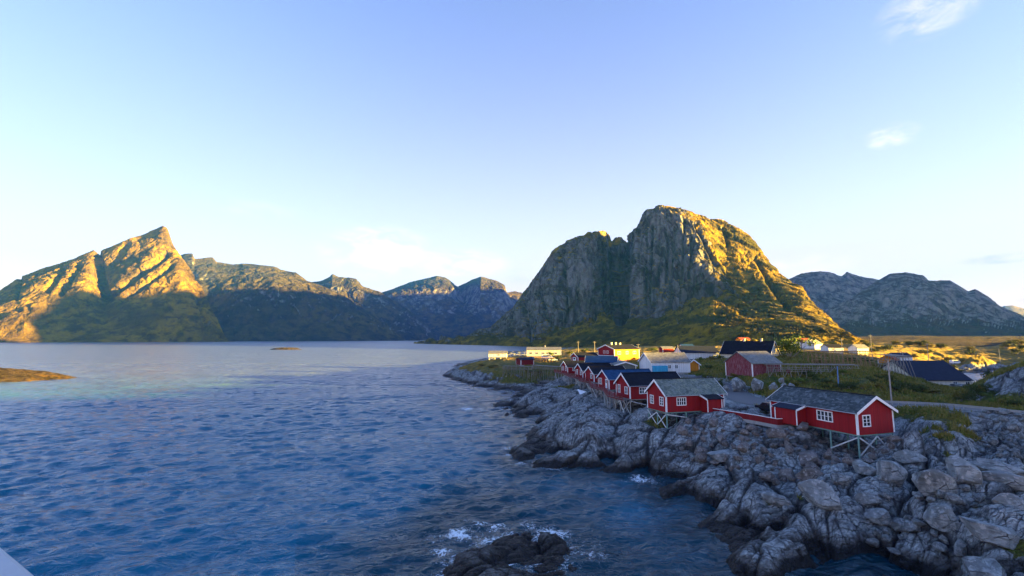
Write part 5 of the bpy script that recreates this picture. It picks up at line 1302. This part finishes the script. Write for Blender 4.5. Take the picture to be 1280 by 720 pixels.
# ================================================================== PLANTS
def leaf_material(name, a, b, c):
    m = NT(name); n = m.noise(m.coord(), .9, 4, .6); n2 = m.noise(m.coord(), 7, 3, .6)
    col = m.mix(m.rng(n, .38, .62), a, b); col = m.mix(m.math('MULTIPLY', m.rng(n2, .45, .7), .7), col, c)
    m.set(color=col, rough=.75, spec=.2); return m.m
def crown_mesh(name, seed, n, rx, rz, leaf, clumps=14):
    g = np.random.default_rng(seed)
    cc = g.normal(size=(clumps, 3)) * (.42, .42, .30) * np.array([rx, rx, rz]) + (0, 0, rz * 1.0)
    cr = g.uniform(.25, .5, clumps) * rx
    k = g.integers(0, clumps, n); d = g.normal(size=(n, 3)); d /= np.linalg.norm(d, axis=1)[:, None]
    p = cc[k] + d * (cr[k] * g.uniform(.45, 1.08, n) ** .6)[:, None] * (1, 1, .8)
    p[:, 2] = np.abs(p[:, 2]) + .02
    a = g.normal(size=(n, 3)); a /= np.linalg.norm(a, axis=1)[:, None]; b = np.cross(a, d); b /= np.linalg.norm(b, axis=1)[:, None] + 1e-9
    s = leaf * g.uniform(.6, 1.4, n)[:, None]
    v = np.stack([p - a * s, p + b * s * .5, p + a * s, p - b * s * .5], 1).reshape(-1, 3)
    me = bpy.data.meshes.new(name); me.vertices.add(len(v)); me.vertices.foreach_set('co', v.reshape(-1).astype(np.float32))
    me.loops.add(n * 4); me.loops.foreach_set('vertex_index', np.arange(n * 4, dtype=np.int32)); me.polygons.add(n); me.polygons.foreach_set('loop_start', (np.arange(n) * 4).astype(np.int32)); me.update(calc_edges=True)
    return me, cc
def plants():
    G = leaf_material('leaves_green', (.06, .11, .014), (.11, .155, .024), (.17, .17, .035))
    D = leaf_material('leaves_dark', (.03, .052, .013), (.06, .085, .02), (.085, .095, .025))
    Y = leaf_material('leaves_olive', (.10, .11, .02), (.18, .155, .03), (.24, .17, .045))
    protos = {}
    for key, mat, s0 in (('g', G, 1), ('d', D, 20), ('y', Y, 40)):
        for q in range(3):
            me, cc = crown_mesh('crown', s0 + q, 1500, 1.0, .8, .075); me.materials.append(mat)
            t = MB()
            for c in cc[:6]: t.tube((0, 0, -.25), tuple(c * .8), .045, .015, 5)
            tm = raw_mesh('stem', t.v, t.f); tm.materials.append(MATS['rack'])
            protos[key, q] = (me, tm)
    rn = random.Random(9)
    def bush(px, py, wpx, hpx, key, label, group=None, D_=None, name='bush'):
        if D_ is None: x, y = px_ground(px, py)
        else: x, y = float(azx(px, D_)), D_
        z = ground(x, y); w = wpx * y / FPX; h = hpx * y / FPX
        e = empty(name, (x, y, z - .05), rn.uniform(0, 6.28), label, 'bush' if name == 'bush' else 'tree', group)
        me, tm = protos[key, rn.randrange(3)]
        e.scale = (w / 2.1, w / 2.1, h / 1.75)
        link('crown', me, None, e); link('stem', tm, None, e); return e
    bush(984, 444, 42, 30, 'g', 'big bright green tree beside the black roofed house', None, 150, 'tree')
    bush(962, 447, 18, 16, 'g', 'green tree close behind the cream gable of the black roofed house', None, 158, 'tree')
    bush(1032, 429, 14, 9, 'd', 'dark round tree on the golden slope above the white house', None, 300, 'tree')
    bush(934, 440, 26, 20, 'y', 'olive tree on the slope behind the two chimneys', None, 190, 'tree')
    for px, py, w, h, k, Dd in [(886,470,16,14,'d',104),(896,474,12,10,'d',100),(880,474,9,6,'y',101)]: bush(px, py, w, h, k, 'dark bush at the left end of the weathered barn', 'bushes at the barn', Dd)
    for k in range(15):
        px = 995 + k * 8.3 + rn.uniform(-4, 4); py = 470 + rn.uniform(-2, 20) ; bush(px, py, rn.uniform(9, 20), rn.uniform(6, 12), rn.choice('dyyg'), 'bushy weeds on the bank between the racks and the road', 'bushes on the weedy bank')
    for k in range(9):
        px = 1092 + k * 9 + rn.uniform(-3, 3); py = 478 + k * 1.6 + rn.uniform(-6, 6); bush(px, py, rn.uniform(10, 20), rn.uniform(7, 12), rn.choice('dddy'), 'dark bush on the mound left of the navy roofed hall', 'bushes on the roadside mound')
    for k in range(9):
        px = 1200 + k * 5 + rn.uniform(-2, 2); py = 499 - abs(k - 3) * .6 + rn.uniform(-5, 4); bush(px, py, rn.uniform(12, 22), rn.uniform(10, 18), rn.choice('ddy'), 'dark bush beside the inlet beyond the road bend', 'bushes by the inlet')
    bush(1233, 487, 18, 24, 'd', 'tall dark bush against the bright inlet water', None, 92)
    for k in range(8):
        px = 1236 + k * 8 + rn.uniform(-3, 3); bush(px, 505 + k * .8 + rn.uniform(-4, 1), rn.uniform(9, 15), rn.uniform(5, 9), rn.choice('dyg'), 'low shrub at the foot of the rocky knoll beside the road', 'shrubs under the right knoll')
    for k in range(26):
        px = 1078 + k * 5.4 + rn.uniform(-4, 4); bush(px, 446, rn.uniform(8, 16), rn.uniform(5, 9), rn.choice('ddyy'), 'bush on the sunlit knolls beyond the navy roofed hall', 'bushes on the far knolls', rn.uniform(230, 330))
    for k in range(7): bush(1256 + k * 6, 450, rn.uniform(10, 16), rn.uniform(6, 10), rn.choice('ddy'), 'bush on the far right knoll by the second inlet', 'bushes on the far right knoll', rn.uniform(280, 340))
    for k in range(10): bush(690 + k * 20 + rn.uniform(-6, 6), 444, rn.uniform(8, 14), rn.uniform(4, 7), rn.choice('dg'), 'low bush between the village houses and the mountain', 'bushes behind the village', rn.uniform(230, 330))
    for k in range(8): bush(600 + k * 11 + rn.uniform(-4, 4), 457 + k * 1.2, rn.uniform(7, 13), rn.uniform(3, 5), rn.choice('yyg'), 'low shrub on the grassy top of the far rocks', 'shrubs on the far rocks')
    for k in range(34):
        px = rn.uniform(872, 1110); py = rn.uniform(447, 470); bush(px, py, rn.uniform(8, 17), rn.uniform(4, 9), rn.choice('dygy'), 'bush in the rough ground around the barn and the racks', 'bushes around the racks')
    for k in range(14):
        px = rn.uniform(690, 800); bush(px, rn.uniform(446, 452), rn.uniform(5, 9), rn.uniform(3, 5), rn.choice('dyg'), 'small bush on the lawn between the far cabins and the yellow house', 'bushes on the far lawn')
    # grass blades where the ground is grassy
    g = np.random.default_rng(77)
    n = 420000
    t = g.uniform(-.05, 1.3, n); Dd = 45 * (190 / 45) ** g.random(n); x, y = t * Dd, Dd
    b = base_height(x, y); rd, rz, hw, gr, far = masks(x, y, b)
    keep = (gr > .45) & (rd > hw + .5) & (b > 1.5) & (fbm(x / 3, y / 3, 0 * x, 3) + .25 > g.random(n) * .6)
    x, y = x[keep][:90000], y[keep][:90000]; h = land_height(x, y)
    n = len(x); th = g.uniform(0, 6.28, n); hh = g.uniform(.18, .6, n) * (.7 + .8 * np.clip(fbm(x / 5, y / 5, 0 * x + 5, 2) + .4, 0, 1)); ww = .03 + .0009 * y
    dx, dy = np.cos(th) * ww, np.sin(th) * ww; lx, ly = g.normal(size=n) * .16, g.normal(size=n) * .16
    v = np.stack([np.stack([x - dx, y - dy, h - .05], 1), np.stack([x + dx, y + dy, h - .05], 1), np.stack([x + lx, y + ly, h + hh], 1)], 1).reshape(-1, 3)
    me = bpy.data.meshes.new('grass'); me.vertices.add(len(v)); me.vertices.foreach_set('co', v.reshape(-1).astype(np.float32))
    me.loops.add(n * 3); me.loops.foreach_set('vertex_index', np.arange(n * 3, dtype=np.int32)); me.polygons.add(n); me.polygons.foreach_set('loop_start', (np.arange(n) * 3).astype(np.int32)); me.update(calc_edges=True)
    m = NT('grass_blades'); q = m.noise(m.coord(), .25, 5, .6); q2 = m.noise(m.coord(), 3, 3, .6)
    m.set(color=m.mix(m.rng(q2, .4, .65), m.mix(m.rng(q, .4, .6), (.06, .11, .012), (.17, .16, .03)), (.24, .19, .06)), rough=.8, spec=.15)
    tag(link('grass', me, m.m), kind='stuff')
    # low islets on the left
def islets():
    mat = rock_grass('islet', rock=(.085, .065, .055), rock2=(.03, .025, .022), grass=(.20, .11, .018), grass2=(.09, .06, .02), scale=.25, lo=.92, hi=1.12)
    def islet(cx, cy, rx, ry, h, rz, seed, label):
        n = 260; u = np.linspace(-1.15, 1.15, n); U, Vv = np.meshgrid(u, u); rr = np.sqrt(U ** 2 + Vv ** 2)
        z = h * np.clip(1 - rr ** 3.2, -.6, 1) * (1 + .25 * U * 0) + .35 * h * fbm(U * 3 + seed, Vv * 3, 0 * U, 5) + .34 * h * (ridged(U * 9 + seed, Vv * 6, 0 * U, 5) - .55)
        X = U * rx; Y = Vv * ry
        P = np.stack([cx + X * math.cos(rz) - Y * math.sin(rz), cy + X * math.sin(rz) + Y * math.cos(rz), z - .3], -1)
        return tag(link('islet', grid_mesh('islet', P), mat), kind='structure')
    x, y = -235.0, 184.0
    islet(-272, 196, 74, 26, 5.6, R(8), 2, '')
    x, y = on_z(357, 437, 0); islet(float(x), float(y), 26, 13, 3.2, 0, 5, '')
    x, y = on_z(346, 436.6, 0); islet(float(x), float(y), 9, 7, 2.0, 0, 8, '')
make_materials()
make_mountains(); make_casters(); make_haze(); make_shore(); make_road(); make_water()
objects(); boulders(); plants(); islets()
